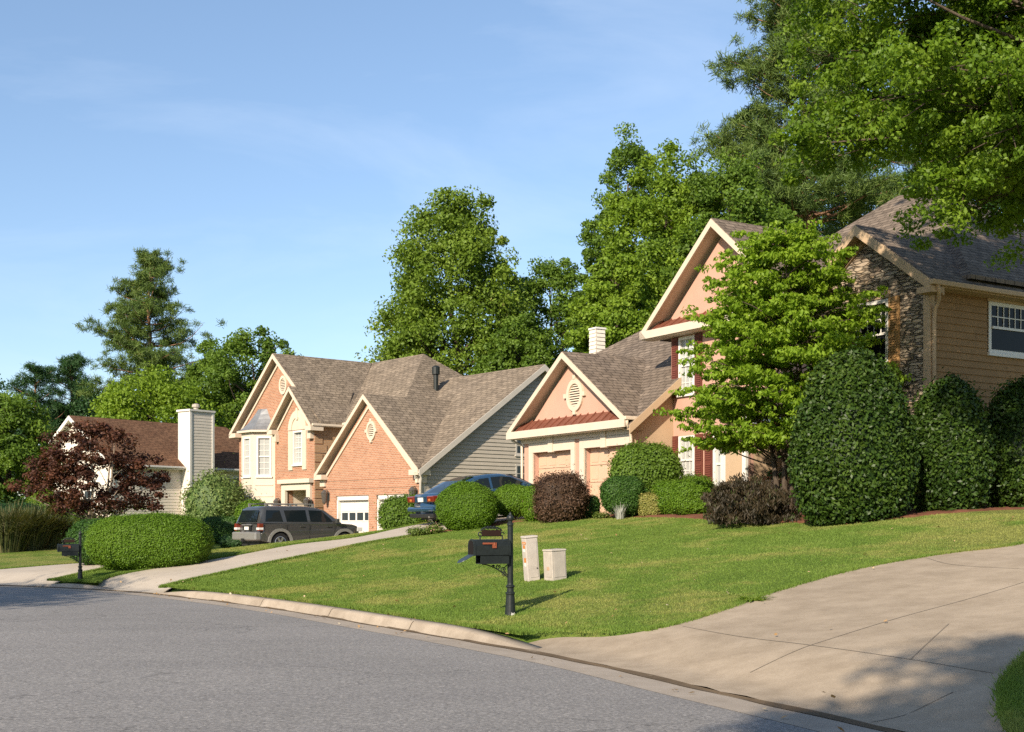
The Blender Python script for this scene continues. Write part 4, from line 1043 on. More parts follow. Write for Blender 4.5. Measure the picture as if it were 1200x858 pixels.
# ================================================= white clapboard house
L = House('white_house', -21.45, 66.4, .6, R(-37.7), 'white clapboard house with brown roof and tall siding chimney behind the maple')
zl = 0
w = L.mb(); w.box(-7, -.03, .02, 13, zl, 4.9); w.prism([(-7, .02, 4.9), (-.03, .02, 4.9), (-3.5, .02, 7.3)], (0, .2, 0)); L.put('wall', w, M['siding_white'])
s = L.mb(); lapped(s, FS(0), lambda z: (0, 13), zl, 4.85, .17, .014); lapped(s, FA(0), lambda z: (-7, 0) if z < 4.85 else (-7 + (z - 4.85) * 1.42, -(z - 4.85) * 1.42), zl, 7.25, .17, .014); L.put('clapboards', s, M['siding_white'])
r = L.mb(); r.slab([(.35, -.35, 4.72), (.35, 13.0, 4.72), (-3.5, 10.5, 7.5), (-3.5, -.35, 7.5)], .1); r.slab([(-7.35, -.35, 4.72), (-3.5, -.35, 7.5), (-3.5, 10.5, 7.5), (-7.35, 13.0, 4.72)], .1); r.slab([(.35, 13.0, 4.72), (-7.35, 13.0, 4.72), (-3.5, 10.5, 7.5)], .1)
rr = L.put('roof', r, M['shingle_brown'])
t = L.mb()
for p, q in (((-7.35, 4.7), (-3.5, 7.48)), ((-3.5, 7.48), (.35, 4.7))): t.prism([(p[0], -.40, p[1]), (q[0], -.40, q[1]), (q[0], -.40, q[1] - .24), (p[0], -.40, p[1] - .24)], (0, .048, 0)); t.prism([(p[0], -.35, p[1] - .11), (q[0], -.35, q[1] - .11), (q[0], 0, q[1] - .11), (p[0], 0, p[1] - .11)], (0, 0, -.03))
t.box(.0, .34, -.3, 13, 4.54, 4.6); L.put('rake_board', t, M['white'], rr)
t = L.mb(); t.box(-.05, .05, -.05, .12, zl, 4.6); L.put('corner_board', t, M['white'])
gutter(L, (.4, -.35, 4.72), (.4, 13, 4.72), 'white')
c = L.mb(); c0, c1 = 4.5, 6.15
lapped(c, FA(c0), lambda z: (.0, .78) if z < 2.5 else (.0, .78), zl, 7.85, 8, .0); lapped(c, FS(.78), lambda z: (c0 + .1, c1 - .1), zl, 7.85, .17, .013)
c.box(-.3, .75, c0 + .01, c1, zl, 7.84)
ch = L.put('chimney', c, M['siding_white'])
t = L.mb(); t.box(.76, .82, c0 - .03, c0 + .12, zl, 7.85); t.box(.76, .82, c1 - .12, c1 + .03, zl, 7.85); t.box(-.35, .86, c0 - .08, c1 + .08, 7.852, 7.96); L.put('chimney_trim', t, M['white'], ch)
t = L.mb(); t.lathe([(.14, 0), (.14, .16), (.23, .19), (.23, .32), (.1, .38)], (.25, (c0 + c1) / 2, 7.96), 10); L.put('flue_cap', t, M['siding_grey'], ch)
window(L, FS(.0), 8.2, 9.8, 2.8, 4.3, 3, 3, .1, 'glass', -.01)
window(L, FA(.0), -5.6, -4.6, 1.6, 3.4, 2, 4, .1, 'glass', -.01); window(L, FA(.0), -2.6, -1.6, 1.6, 3.4, 2, 4, .1, 'glass', -.01)
# ------------------------------------------------------------------ foliage
def unit(v): return v / (np.linalg.norm(v, axis=-1, keepdims=True) + 1e-9)

def leaf_quads(P, N, L, W, rng, droop=None):
    """one pointed leaf (4 corners) at every point P facing N"""
    n = len(P)
    r = unit(rng.normal(size=(n, 3)))
    t = np.cross(N, r); t = unit(t)
    if droop is not None:
        t = unit(t * .6 + droop)
        N = unit(np.cross(np.cross(t, N), t))
    b = np.cross(N, t)
    L = L * rng.uniform(.65, 1.25, n)[:, None]; W = W * rng.uniform(.7, 1.2, n)[:, None]
    fold = N * W * .18
    V = np.stack([P - t * L * .5, P + b * W * .5 + fold - t * L * .05, P + t * L * .5, P - b * W * .5 + fold - t * L * .05], 1)
    return V.reshape(-1, 3)

def clump_leaves(cen, rad, n_each, rng, flat=1.0, out_from=None, up=.6, spread=.6, power=.5):
    """n_each leaves round each clump centre; returns points, normals and tones"""
    m = len(cen); rad = np.broadcast_to(np.asarray(rad, float), (m,))
    k = np.repeat(np.arange(m), n_each); n = len(k)
    d = unit(rng.normal(size=(n, 3))); r = rng.uniform(0, 1, n)**power
    o = d * r[:, None]; o[:, 2] *= flat
    P = cen[k] + o * rad[k][:, None]
    outv = d.copy(); outv[:, 2] *= flat
    N = unit(outv * .7 + np.array([0, 0, up]) + rng.normal(size=(n, 3)) * spread)
    ct = rng.uniform(0, 1, m)
    tone = np.clip(.5 * ct[k] + .5 * rng.uniform(0, 1, n), 0, 1)
    return P, N, tone

def limb(mb, p, q, r0, r1, rng, bend=.12, n=5, sides=6, up=0):
    p = np.asarray(p, float); q = np.asarray(q, float); L = np.linalg.norm(q - p)
    w = rng.normal(size=3) * bend * L; pts, rr = [], []
    for i in range(n + 1):
        t = i / n; s = math.sin(PI * t)
        pts.append(tuple(p * (1 - t) + q * t + w * s + np.array([0, 0, up * L * s]))); rr.append(r0 * (1 - t) + r1 * t)
    mb.tube(pts, rr, sides, cap=False)
    return pts

def root_flare(x): return x

def broadleaf(name, label, x, y, ztop, zbot, rad, prof, mat, bark, seed, n_cl=220, per=110, leaf=.3, cl_r=.17, group=None, trunk_r=.3, flat=.75, lean=(0, 0), width=.62, asym=None, cat='tree', zg=None, droop=None, shell=(.5, 1.0), nlimb=34, up=.6, stems=1, spread=.6):
    rng = np.random.default_rng(seed)
    zg = h1(x, y) if zg is None else zg
    root = empty(name, (x, y, zg), 0, label, cat, group)
    Hh = ztop - zbot
    t = rng.uniform(0, 1, n_cl * 3); keep = rng.uniform(0, 1, len(t)) < np.array([prof(a) for a in t]); t = t[keep][:n_cl]
    n_cl = len(t)
    th = rng.uniform(0, 2 * PI, n_cl); rr = np.array([prof(a) for a in t]) * rad * (1 + .10 * np.sin(th * 2 + seed) * np.sin(t * 7 + seed) + .16 * np.sin(th * 5 + t * 13 + seed))
    f = np.sqrt(rng.uniform(shell[0]**2, shell[1]**2, n_cl))
    cx = np.cos(th) * rr * f + lean[0] * t; cy = np.sin(th) * rr * f + lean[1] * t
    if asym is not None: cx += asym[0] * (1 - t); cy += asym[1] * (1 - t)
    cz = (zbot - zg) + t * Hh + rng.normal(0, .02 * Hh, n_cl)
    cen = np.stack([cx, cy, cz], 1)
    cr = rad * cl_r * rng.uniform(.45, 1.5, n_cl)
    Pp, N, tone = clump_leaves(cen, cr, per, rng, flat, up=up, spread=spread)
    V = leaf_quads(Pp, N, leaf, leaf * width, rng, droop)
    np_mesh('crown', V, 4, np.arange(len(V)), mat, tone, root)
    mb = MB()
    for s in range(stems):
        bx, by = (0, 0) if stems == 1 else (.25 * math.cos(s * 2.4), .25 * math.sin(s * 2.4))
        top = np.array([lean[0] * .8 + bx * 3, lean[1] * .8 + by * 3, (zbot - zg) + Hh * .82])
        tp = [(bx, by, -.4), (bx, by, .0)]; tr = [trunk_r * 1.5, trunk_r * 1.15]
        for i in range(1, 9):
            q = i / 8; wob = rng.normal(size=2) * trunk_r * .35
            tp.append((bx + (top[0] - bx) * q + wob[0], by + (top[1] - by) * q + wob[1], top[2] * q)); tr.append(trunk_r * (1 - .85 * q))
        mb.tube(tp, tr, 9)
        pick = rng.choice(n_cl, min(nlimb // stems, n_cl), replace=False)
        for j in pick:
            c = cen[j]; hz = max((zbot - zg) * .75, c[2] - np.hypot(c[0], c[1]) * rng.uniform(.5, 1.0)); hz = min(hz, top[2] * .97)
            q = max(.02, hz / top[2]); i0 = int(q * 8) + 1; i0 = min(i0, 8); fr = q * 8 - (i0 - 1)
            a0 = np.array(tp[i0]) * (1 - fr) + np.array(tp[min(i0 + 1, 9)]) * fr
            limb(mb, a0, c, trunk_r * (1 - .85 * q) * .5, trunk_r * .06, rng, .08, 4, 5, .05)
    mb.build('trunk', bark, root, smooth=True, uv=False)
    return root

def ovoid(a, b): return lambda t: max(.05, math.sin(PI * min(1, t**a))**b)
def pyramid(t): return max(.06, (1 - t)**.75 * min(1, .45 + t * 4))

def pine(name, label, x, y, ztop, zbot, rad, seed, n_br=55, tuft=34, needle=.42, group=None, trunk_r=.35, prof=None, lean=0, mat='f_pine', low=.0, sides=None):
    rng = np.random.default_rng(seed); zg = h1(x, y)
    root = empty(name, (x, y, zg), 0, label, 'tree', group)
    mb = MB(); Ht = ztop - zg
    tp = [(lean * (i / 10)**1.4 + rng.normal() * trunk_r * .25, rng.normal() * trunk_r * .25, Ht * i / 10 - (.4 if i == 0 else 0)) for i in range(11)]
    tr = [trunk_r * (1 - .9 * (i / 10)**1.1) for i in range(11)]
    mb.tube(tp, tr, 9)
    def at(z):
        q = np.clip(z / Ht * 10, 0, 9.99); i = int(q); f = q - i
        return np.array(tp[i]) * (1 - f) + np.array(tp[i + 1]) * f
    cen = []
    prof = prof or (lambda t: (1 - t)**.7 * (.55 + .45 * min(1, t * 5)))
    for b in range(n_br):
        t = (b + rng.uniform(0, 1)) / n_br; z = (zbot - zg) + t * (Ht - (zbot - zg)) * .985
        Lb = rad * prof(t) * rng.uniform(.68, 1.1) + .25
        th = rng.uniform(0, 2 * PI); rise = rng.uniform(.05, .35) + .5 * t
        a = at(z - .1); d = np.array([math.cos(th), math.sin(th), rise]); e = a + d * Lb
        e[2] -= .1 * Lb * (1 - t)
        limb(mb, a, e, .03 + .012 * Lb, .012, rng, .05, 4, 5, -.05)
        k = max(4, int(Lb * 4.2))
        for j in range(k):
            f = rng.uniform(.38, 1.03)
            sp = rng.normal(size=3) * np.array([.19, .19, .10]) * Lb * (.4 + .6 * f)
            cen.append(a * (1 - f) + e * f + sp)
    for j in range(5): cen.append(at(Ht * .985) + rng.normal(size=3) * .25)
    cen = np.array(cen); m = len(cen)
    k = np.repeat(np.arange(m), tuft); n = len(k)
    d = unit(rng.normal(size=(n, 3)) + np.array([0, 0, .45])); L = needle * rng.uniform(.7, 1.2, n)[:, None]
    base = cen[k] + rng.normal(size=(n, 3)) * .16 * np.array([1, 1, .6])
    side = unit(np.cross(d, rng.normal(size=(n, 3)))) * needle * .11
    tip = base + d * L
    V = np.stack([base - side * .5, base + side * .5, tip + side * .35, tip - side * .35], 1).reshape(-1, 3)
    ct = rng.uniform(0, 1, m); tone = .5 * ct[k] + .5 * rng.uniform(0, 1, n)
    np_mesh('crown', V, 4, np.arange(len(V)), M[mat], tone, root)
    mb.build('trunk', M['bark_pine'], root, smooth=True, uv=False)
    return root

def shrub(name, label, x, y, rx, ry, hgt, mat, seed, n=14000, leaf=.05, width=.6, box=2.4, lump=.06, zlow=0.0, group=None, rz=0, cat='shrub', zg=None, stem=True, jit=.03, rough=.0, taper=0, spread=.5, core=.93, top=None, freq=3.0):
    """clipped shrub: leaves over a full body whose outline is a rounded box; taper narrows it upward"""
    rng = np.random.default_rng(seed); zg = h1(x, y) if zg is None else zg
    root = empty(name, (x, y, zg), rz, label, cat, group)
    hh = (hgt - zlow) / 2; zc = zlow + hh
    ph = rng.uniform(0, 6, 12)
    def surf(d):
        e = (np.abs(d)**box).sum(-1)**(-1 / box)
        p = d * e[:, None]
        a, b, c = p[:, 0], p[:, 1], p[:, 2]
        q = freq
        ds = 1 + lump * (np.sin(a * q + ph[0]) * np.sin(b * q * 1.13 + ph[1]) + .7 * np.sin(c * q * 1.5 + ph[2]) * np.sin(a * q * 1.7 + ph[3]) + .5 * np.sin(b * q * 2.7 + ph[4]) * np.sin(c * q * 2.4 + ph[5]) + .35 * np.sin(a * q * 4.1 + ph[6]) * np.sin(c * q * 4.7 + ph[7]))
        p = p * ds[:, None]
        k = 1 - taper * (p[:, 2] * .5 + .5)
        return np.stack([p[:, 0] * rx * k, p[:, 1] * ry * k, zc + p[:, 2] * hh], 1)
    d = unit(rng.normal(size=(n, 3)))
    P = surf(d); eps = .02
    t1 = unit(np.cross(d, np.array([.3, .5, .8]))); t2 = np.cross(d, t1)
    N = unit(np.cross(surf(unit(d + t1 * eps)) - P, surf(unit(d + t2 * eps)) - P))
    s = np.sign((N * d).sum(-1, keepdims=True)); N = N * s
    P = P + N * rng.normal(0, jit, (n, 1)) + rng.normal(0, rough, (n, 3)) - N * np.abs(rng.normal(0, jit * 1.2, (n, 1)))
    so_ = rng.uniform(0, 1, n) < .035; P = P + N * (so_ * np.abs(rng.normal(0, jit * 2.6 + .012, n)))[:, None]
    LN = unit(N + rng.normal(size=(n, 3)) * spread + np.array([0, 0, .25]))
    pl = np.sin(P * 5.1 + ph[:3]).sum(1) / 6 + .5
    pl2 = np.sin(P * np.array([2.3, 1.9, 2.8]) + ph[3:6]).sum(1) / 6 + .5
    tone = np.clip(.25 * pl + .25 * pl2 + .5 * rng.uniform(0, 1, n), 0, 1)
    V = leaf_quads(P, LN, leaf, leaf * width, rng)
    # solid inner core in the darkest leaf tone, closing gaps between leaves
    nu, nv = 28, 16
    u = np.linspace(0, 2 * PI, nu, endpoint=False); v = np.linspace(.04, PI - .04, nv)
    U, W_ = np.meshgrid(u, v, indexing='ij'); dd_ = np.stack([np.cos(U) * np.sin(W_), np.sin(U) * np.sin(W_), np.cos(W_)], -1).reshape(-1, 3)
    cc = surf(dd_); cc = (cc - np.array([0, 0, zc])) * core + np.array([0, 0, zc])
    i, j = np.meshgrid(np.arange(nu), np.arange(nv - 1), indexing='ij'); q = np.stack([i * nv + j, i * nv + j + 1, ((i + 1) % nu) * nv + j + 1, ((i + 1) % nu) * nv + j], -1).reshape(-1, 4)
    nV = len(V)
    np_mesh('foliage', np.vstack([V, cc]), 4, np.concatenate([np.arange(nV), (q + nV).ravel()]), mat, np.concatenate([tone, np.zeros(len(q))]), root)
    if stem:
        mb = MB()
        for k in range(4):
            a = rng.uniform(0, 2 * PI); mb.tube([(.05 * math.cos(a), .05 * math.sin(a), -.15), (.35 * rx * math.cos(a), .35 * ry * math.sin(a), zlow + hh * .6)], [.03, .018], 6)
        mb.build('stem', M['bark'], root, uv=False)
    return root

def tuft_plant(name, label, x, y, hgt, rad, mat, seed, n=260, wid=.02, group=None, cat='plant', curve=.35):
    rng = np.random.default_rng(seed); zg = h1(x, y); root = empty(name, (x, y, zg), 0, label, cat, group)
    a = rng.uniform(0, 2 * PI, n); r = rad * .45 * np.sqrt(rng.uniform(0, 1, n)); h_ = hgt * rng.uniform(.55, 1.05, n); o = rng.uniform(.1, 1, n) * rad * .8
    b = np.stack([np.cos(a) * r, np.sin(a) * r, np.full(n, -.03)], 1); dr = np.stack([np.cos(a), np.sin(a), np.zeros(n)], 1)
    m = b + dr * (o * .35)[:, None] + np.array([0, 0, 1]) * (h_ * .6)[:, None]; e = b + dr * o[:, None] + np.array([0, 0, 1]) * (h_ * (1 - curve * rng.uniform(0, 1, n)))[:, None]
    s = np.stack([-np.sin(a), np.cos(a), np.zeros(n)], 1) * wid
    V = np.stack([b - s, b + s, m + s * .8, m - s * .8, m - s * .8, m + s * .8, e + s * .2, e - s * .2], 1).reshape(-1, 3)
    np_mesh('foliage', V, 4, np.arange(len(V)), M[mat], np.repeat(rng.uniform(0, 1, n), 2), root)
    return root

# ------------------------------------------------------------------ trees behind the houses (x, y from the survey)
TG = 'trees behind the houses'
def bt(fn, label, px, pytop, D, pybot, wpx, seed, **k):
    if 'leaf' in k: k.update(leaf=k['leaf'] * .7, per=int(k['per'] * 1.75), up=.28, spread=.7)
    if 'tuft' in k: k.update(needle=k['needle'] * .72, tuft=int(k['tuft'] * 1.5))
    x = px2x(px, D); return fn(label=label, x=x, y=D, ztop=py2z(pytop, D), zbot=py2z(pybot, D), rad=wpx / 2 / F_PX * D, seed=seed, group=TG, **k)
bt(lambda **k: broadleaf('poplar_tree', prof=lambda t: (1 - t)**.52 * min(1, .66 + 1.6 * t) + .03, mat=M['f_poplar'], bark=M['bark'], n_cl=470, cl_r=.155, trunk_r=.42, **k),
   'tall broad pale green tree standing alone behind the brick house', 533, 230, 78, 500, 226, 11, per=120, leaf=.34)
bt(lambda **k: broadleaf('broadleaf_tree', prof=ovoid(.8, .6), mat=M['f_mid'], bark=M['bark'], n_cl=230, cl_r=.19, trunk_r=.3, **k),
   'darker lower tree in the dip between the lone tall tree and the big maple', 648, 302, 84, 500, 130, 12, per=110, leaf=.32)
bt(lambda **k: broadleaf('broadleaf_tree', prof=ovoid(.75, .6), mat=M['f_mid'], bark=M['bark'], n_cl=170, cl_r=.2, trunk_r=.25, **k),
   'small dark tree low behind the roof of the clapboard wing', 606, 372, 72, 500, 110, 13, per=100, leaf=.3)
bt(lambda **k: broadleaf('maple_tree', prof=ovoid(.62, .55), mat=M['f_bright'], bark=M['bark'], n_cl=330, cl_r=.17, trunk_r=.36, **k),
   'bright green tall maple rising behind the salmon garage roof', 782, 178, 62, 480, 190, 14, per=125, leaf=.27)
bt(lambda **k: broadleaf('maple_tree', prof=ovoid(.7, .6), mat=M['f_mid'], bark=M['bark'], n_cl=230, cl_r=.19, trunk_r=.3, **k),
   'dark shaded maple whose thin spire top stands highest beside the bright maple', 738, 160, 72, 470, 130, 25, per=115, leaf=.28)
bt(lambda **k: broadleaf('maple_tree', prof=ovoid(.65, .55), mat=M['f_mid'], bark=M['bark'], n_cl=260, cl_r=.18, trunk_r=.32, **k),
   'leafy maple right behind the peak of the big salmon gable', 855, 182, 60, 430, 175, 16, per=120, leaf=.27)
bt(lambda **k: broadleaf('maple_tree', prof=ovoid(.7, .6), mat=M['f_bright'], bark=M['bark'], n_cl=210, cl_r=.2, trunk_r=.28, **k),
   'bright lower maple crowding the white chimney of the salmon house', 722, 290, 57, 470, 105, 17, per=110, leaf=.27)
# pines over the salmon house
bt(lambda **k: pine('pine_tree', n_br=150, trunk_r=.34, lean=-.6, prof=lambda t: (1 - t)**.6 * (.75 + .25 * math.sin(t * 31)), **k), 'tallest long-needled pine with reddish trunk above the salmon roof', 948, -90, 66, 265, 250, 31, tuft=40, needle=.46)
bt(lambda **k: pine('pine_tree', n_br=40, trunk_r=.28, **k), 'shorter spreading pine leaning over the leafy maple', 880, 130, 68, 290, 185, 32, tuft=36, needle=.42)
bt(lambda **k: pine('pine_tree', n_br=40, trunk_r=.24, **k), 'slim pine seen behind the grey hip roof peak', 1000, 40, 80, 290, 170, 33, tuft=32, needle=.42)
bt(lambda **k: pine('pine_tree', n_br=44, trunk_r=.3, **k), 'pine in deep shade behind the overhanging street tree', 1075, 20, 74, 230, 160, 34, tuft=32, needle=.42)
bt(lambda **k: pine('pine_tree', n_br=44, trunk_r=.3, **k), 'farthest pine past the clapboard end of the salmon house', 1165, 60, 82, 300, 190, 35, tuft=30, needle=.42)
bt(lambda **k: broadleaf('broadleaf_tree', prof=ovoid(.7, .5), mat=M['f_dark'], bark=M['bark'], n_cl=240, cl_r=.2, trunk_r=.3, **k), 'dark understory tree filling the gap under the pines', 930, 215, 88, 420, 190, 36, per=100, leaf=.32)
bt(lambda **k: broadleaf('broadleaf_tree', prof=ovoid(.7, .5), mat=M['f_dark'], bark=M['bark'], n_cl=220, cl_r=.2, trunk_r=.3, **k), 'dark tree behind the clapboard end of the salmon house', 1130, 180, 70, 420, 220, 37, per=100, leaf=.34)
# around the white house
bt(lambda **k: pine('pine_tree', n_br=100, trunk_r=.36, prof=lambda t: max(.2, (1 - t)**.5) * (.74 + .34 * math.sin(t * 38)), **k), 'lone tall pine with layered branches behind the white house', 176, 298, 104, 470, 150, 38, tuft=40, needle=.5)
bt(lambda **k: broadleaf('broadleaf_tree', prof=ovoid(.8, .5), mat=M['f_bright'], bark=M['bark'], n_cl=230, cl_r=.2, trunk_r=.28, **k), 'bright yellow-green rounded tree just behind the brown roof', 178, 438, 86, 560, 150, 39, per=105, leaf=.34)
bt(lambda **k: broadleaf('broadleaf_tree', prof=ovoid(.7, .5), mat=M['f_mid'], bark=M['bark'], n_cl=280, cl_r=.18, trunk_r=.32, **k), 'tall feathery green tree between the white house and the brick gable', 298, 388, 92, 580, 150, 40, per=105, leaf=.36)
bt(lambda **k: broadleaf('broadleaf_tree', prof=ovoid(.7, .6), mat=M['f_mid'], bark=M['bark'], n_cl=150, cl_r=.2, trunk_r=.22, **k), 'thin sparse tree beside the white chimney', 246, 402, 98, 560, 80, 41, per=90, leaf=.32)
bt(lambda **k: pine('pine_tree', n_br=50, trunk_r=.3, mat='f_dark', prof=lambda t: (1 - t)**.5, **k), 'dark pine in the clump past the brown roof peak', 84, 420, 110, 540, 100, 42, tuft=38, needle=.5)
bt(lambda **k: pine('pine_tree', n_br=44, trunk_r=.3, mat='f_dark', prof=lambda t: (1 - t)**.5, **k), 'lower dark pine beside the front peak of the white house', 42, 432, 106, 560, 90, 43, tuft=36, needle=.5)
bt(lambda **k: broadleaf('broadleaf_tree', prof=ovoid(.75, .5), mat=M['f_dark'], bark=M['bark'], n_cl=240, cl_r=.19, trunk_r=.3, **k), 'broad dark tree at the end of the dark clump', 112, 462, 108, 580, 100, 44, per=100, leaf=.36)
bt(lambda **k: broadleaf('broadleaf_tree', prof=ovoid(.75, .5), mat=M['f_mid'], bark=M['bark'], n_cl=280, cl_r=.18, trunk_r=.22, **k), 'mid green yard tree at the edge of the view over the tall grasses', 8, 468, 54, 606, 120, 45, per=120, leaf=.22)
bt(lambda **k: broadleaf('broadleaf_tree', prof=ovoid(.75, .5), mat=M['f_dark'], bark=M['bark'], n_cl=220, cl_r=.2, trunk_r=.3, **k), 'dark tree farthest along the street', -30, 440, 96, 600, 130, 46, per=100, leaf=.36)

# red maple in front of the white house
x, y = px2x(112, 46), 46
broadleaf('japanese_maple', 'dark red multi-stemmed maple in front of the white house', x, y, py2z(494, y), py2z(600, y), 2.65, lambda t: max(.1, math.sin(PI * min(1, .16 + .84 * t**.85))**.6), M['f_maple'], M['bark_pale'], 51, n_cl=205, per=115, leaf=.115, cl_r=.135, trunk_r=.075, flat=.55, nlimb=40, stems=4, up=.9, width=.8, shell=(.3, 1.0))
# dogwood in front of the salmon house: tiers of level sprays
def dogwood():
    D = 29.5; x, y = px2x(921, D), D; rng = np.random.default_rng(61); zg = h1(x, y)
    root = empty('dogwood_tree', (x, y, zg), 0, 'bright green tiered dogwood hiding the front of the salmon house', 'tree')
    zb, zt = py2z(520, D) - zg, py2z(268, D) - zg; mb = MB()
    stems = []
    for a, l in ((.4, .5), (2.6, .6), (4.4, .45)):
        tp = [(.08 * math.cos(a), .08 * math.sin(a), -.2)]; tr = [.085]
        for i in range(1, 9):
            q = i / 8; tp.append((math.cos(a) * (.1 + l * q**.8) + rng.normal() * .05, math.sin(a) * (.1 + l * q**.8) + rng.normal() * .05, zt * .93 * q)); tr.append(.075 * (1 - .85 * q))
        mb.tube(tp, tr, 8); stems.append(tp)
    cen, rad = [], []
    for k in range(185):
        t = (k + rng.uniform(0, 1)) / 185; z = zb + (zt - zb) * t
        Rk = 2.62 * max(.02, 1.02 - t)**.40 * (1 - .12 * max(0, .2 - t) / .2)
        th = k * 2.39996 + rng.normal(0, .35); L = Rk * rng.uniform(.62, 1.12)
        st = stems[rng.integers(0, 3)]; q = np.clip((z - L * rng.uniform(.12, .4)) / (zt * .93), .12, .99) * 8; i0 = min(7, int(q)); fr = q - i0; a0 = np.array(st[i0]) * (1 - fr) + np.array(st[i0 + 1]) * fr
        e = np.array([math.cos(th) * L, math.sin(th) * L, z + rng.normal() * .10])
        limb(mb, a0, e, .024, .006, rng, .06, 5, 5, .07)
        for j in range(int(4 + L * 6.2)):
            f = rng.uniform(.22, 1.05)**.7; w = (.12 + .26 * (1 - abs(f - .65)))
            p = a0 * (1 - f) + e * f + np.array([rng.normal() * w, rng.normal() * w, rng.normal() * .07 + .09 * math.sin(PI * f) * L - .10 * f * f])
            cen.append(p); rad.append(rng.uniform(.10, .26))
    cen = np.array(cen); rad = np.array(rad)
    Pp, N, tone = clump_leaves(cen, rad, 32, rng, .42, up=1.0, spread=.6)
    V = leaf_quads(Pp, N, .125, .066, rng, np.array([0, 0, -.5]))
    np_mesh('crown', V, 4, np.arange(len(V)), M['f_dogwood'], tone, root)
    mb.build('trunk', M['bark'], root, smooth=True, uv=False)
dogwood()

# street tree overhanging the wide driveway: trunk stands outside the frame, limbs reach into the picture
def street_tree():
    rng = np.random.default_rng(71); x, y = 12.6, 21.6; zg = h1(x, y)
    root = empty('street_tree', (x, y, zg), 0, 'large leafy street tree reaching over the roof of the salmon house', 'tree')
    mb = MB(); tp, tr = [], []
    for i in range(11): q = i / 10; tp.append((rng.normal() * .08, rng.normal() * .08 + .6 * q, 15.5 * q - (.3 if i == 0 else 0))); tr.append(.34 * (1 - .85 * q))
    mb.tube(tp, tr, 10)
    cen, rad = [], []
    # crown target region as boughs: (tip x, tip y, tip z) relative to the trunk foot, width of the spray
    boughs = []
    for k in range(165):
        px = rng.uniform(925, 1340); pt = rng.uniform(-300, 250)
        lim = 960 + max(0, (pt - 60)) * .75 + max(0, 40 - pt) * .05
        if px < lim: px = lim + rng.uniform(0, 120)
        if px < 1090: pt = min(pt, 160 - rng.uniform(0, 60))
        D = rng.uniform(19.8, 26.3)
        boughs.append((px2x(px, D) - x, D - y, py2z(pt, D) - zg))
    for px, py, D in ((1112, 258, 25), (1130, 240, 24), (1160, 255, 24.5), (1190, 225, 23.5), (1215, 265, 24), (1240, 200, 23), (1170, 190, 23), (1210, 170, 23), (1140, 175, 23), (1112, 215, 24), (1060, 140, 23), (1020, 150, 23), (1250, 240, 24), (1180, 140, 22), (1120, 200, 23.5), (1230, 120, 22), (985, 110, 23), (965, 160, 23), (990, 60, 23.5), (945, 120, 23.5), (938, 170, 23), (950, 178, 23), (960, 60, 24), (975, 20, 24), (1010, 165, 23.5), (1055, 150, 24), (1125, 268, 25), (1110, 225, 25), (1185, 278, 24), (1200, 240, 24), (1150, 215, 24.5), (1000, 150, 23), (1040, 100, 22), (1100, 160, 22), (1150, 120, 22)):
        boughs.append((px2x(px, D) - x, D - y, py2z(py, D) - zg))
    for e in boughs:
        e = np.array(e); hz = np.clip(e[2] - np.hypot(e[0], e[1]) * rng.uniform(.2, .55), 6.8, 14.8)
        q = hz / 15.5 * 10; i0 = int(q); a0 = np.array(tp[i0]) * (1 - (q - i0)) + np.array(tp[min(10, i0 + 1)]) * (q - i0)
        L = np.linalg.norm(e - a0)
        limb(mb, a0, e, .02 + .006 * L, .006, rng, .07, 6, 6, .06)
        for j in range(int(5 + L * 3.0)):
            f = rng.uniform(.35, 1.04); c = a0 * (1 - f) + e * f + rng.normal(size=3) * np.array([.45, .45, .25]) * (.35 + .75 * f)
            c[2] += .05 * L * math.sin(PI * f); cen.append(c); rad.append(rng.uniform(.2, .42))
            if rng.uniform() < .3: limb(mb, a0 * (1 - f * .9) + e * f * .9, c, .012, .004, rng, .05, 2, 4)
    cen, rad = np.array(cen), np.array(rad)
    Pp, N, tone = clump_leaves(cen, rad, 115, rng, .6, up=.35, spread=.8)
    V = leaf_quads(Pp, N, .098, .06, rng)
    np_mesh('crown', V, 4, np.arange(len(V)), M['f_near'], tone, root)
    mb.build('trunk', M['bark'], root, smooth=True, uv=False)
street_tree()
# trees across the street: only their shade falls into the view
broadleaf('shade_tree', 'street tree across the road whose shade crosses the wide driveway', -3.1, -8.4, 12.2, 6.3, 3.2, ovoid(.8, .55), M['f_mid'], M['bark'], 81, n_cl=260, per=130, leaf=.2, cl_r=.22, trunk_r=.2)
broadleaf('shade_tree', 'street tree across the road whose shade crosses the far bend', -20.2, 11.6, 11.0, 3.4, 4.4, ovoid(.8, .55), M['f_mid'], M['bark'], 82, n_cl=240, per=110, leaf=.24, cl_r=.22, trunk_r=.22)

# ------------------------------------------------------------------ shrubs
SG = 'clipped shrubs in front of the houses'
def shr(label, px0, px1, pytop, pybot, D, mat, seed, depth=1.0, name='boxwood_shrub', group=SG, **k):
    x = px2x((px0 + px1) / 2, D); rx = (px1 - px0) / 2 / F_PX * D; g = h1(x, D)
    return shrub(name, label, x, D, rx, rx * depth, py2z(pytop, D) - g, M[mat], seed, group=group, **k)
# the long hedge beside the brick house driveway
shr('large long rounded light green hedge by the street', 106, 246, 603, 668, 32.4, 'f_box', 101, .6, 'hedge', None, n=85000, leaf=.042, box=2.7, lump=.03, zlow=-.1, jit=.025, freq=4)
shr('dark hedge mound behind the far mailbox', 80, 150, 609, 668, 34.2, 'f_boxdark', 102, .9, 'hedge', None, n=16000, leaf=.06, box=2.5, lump=.04, jit=.03)
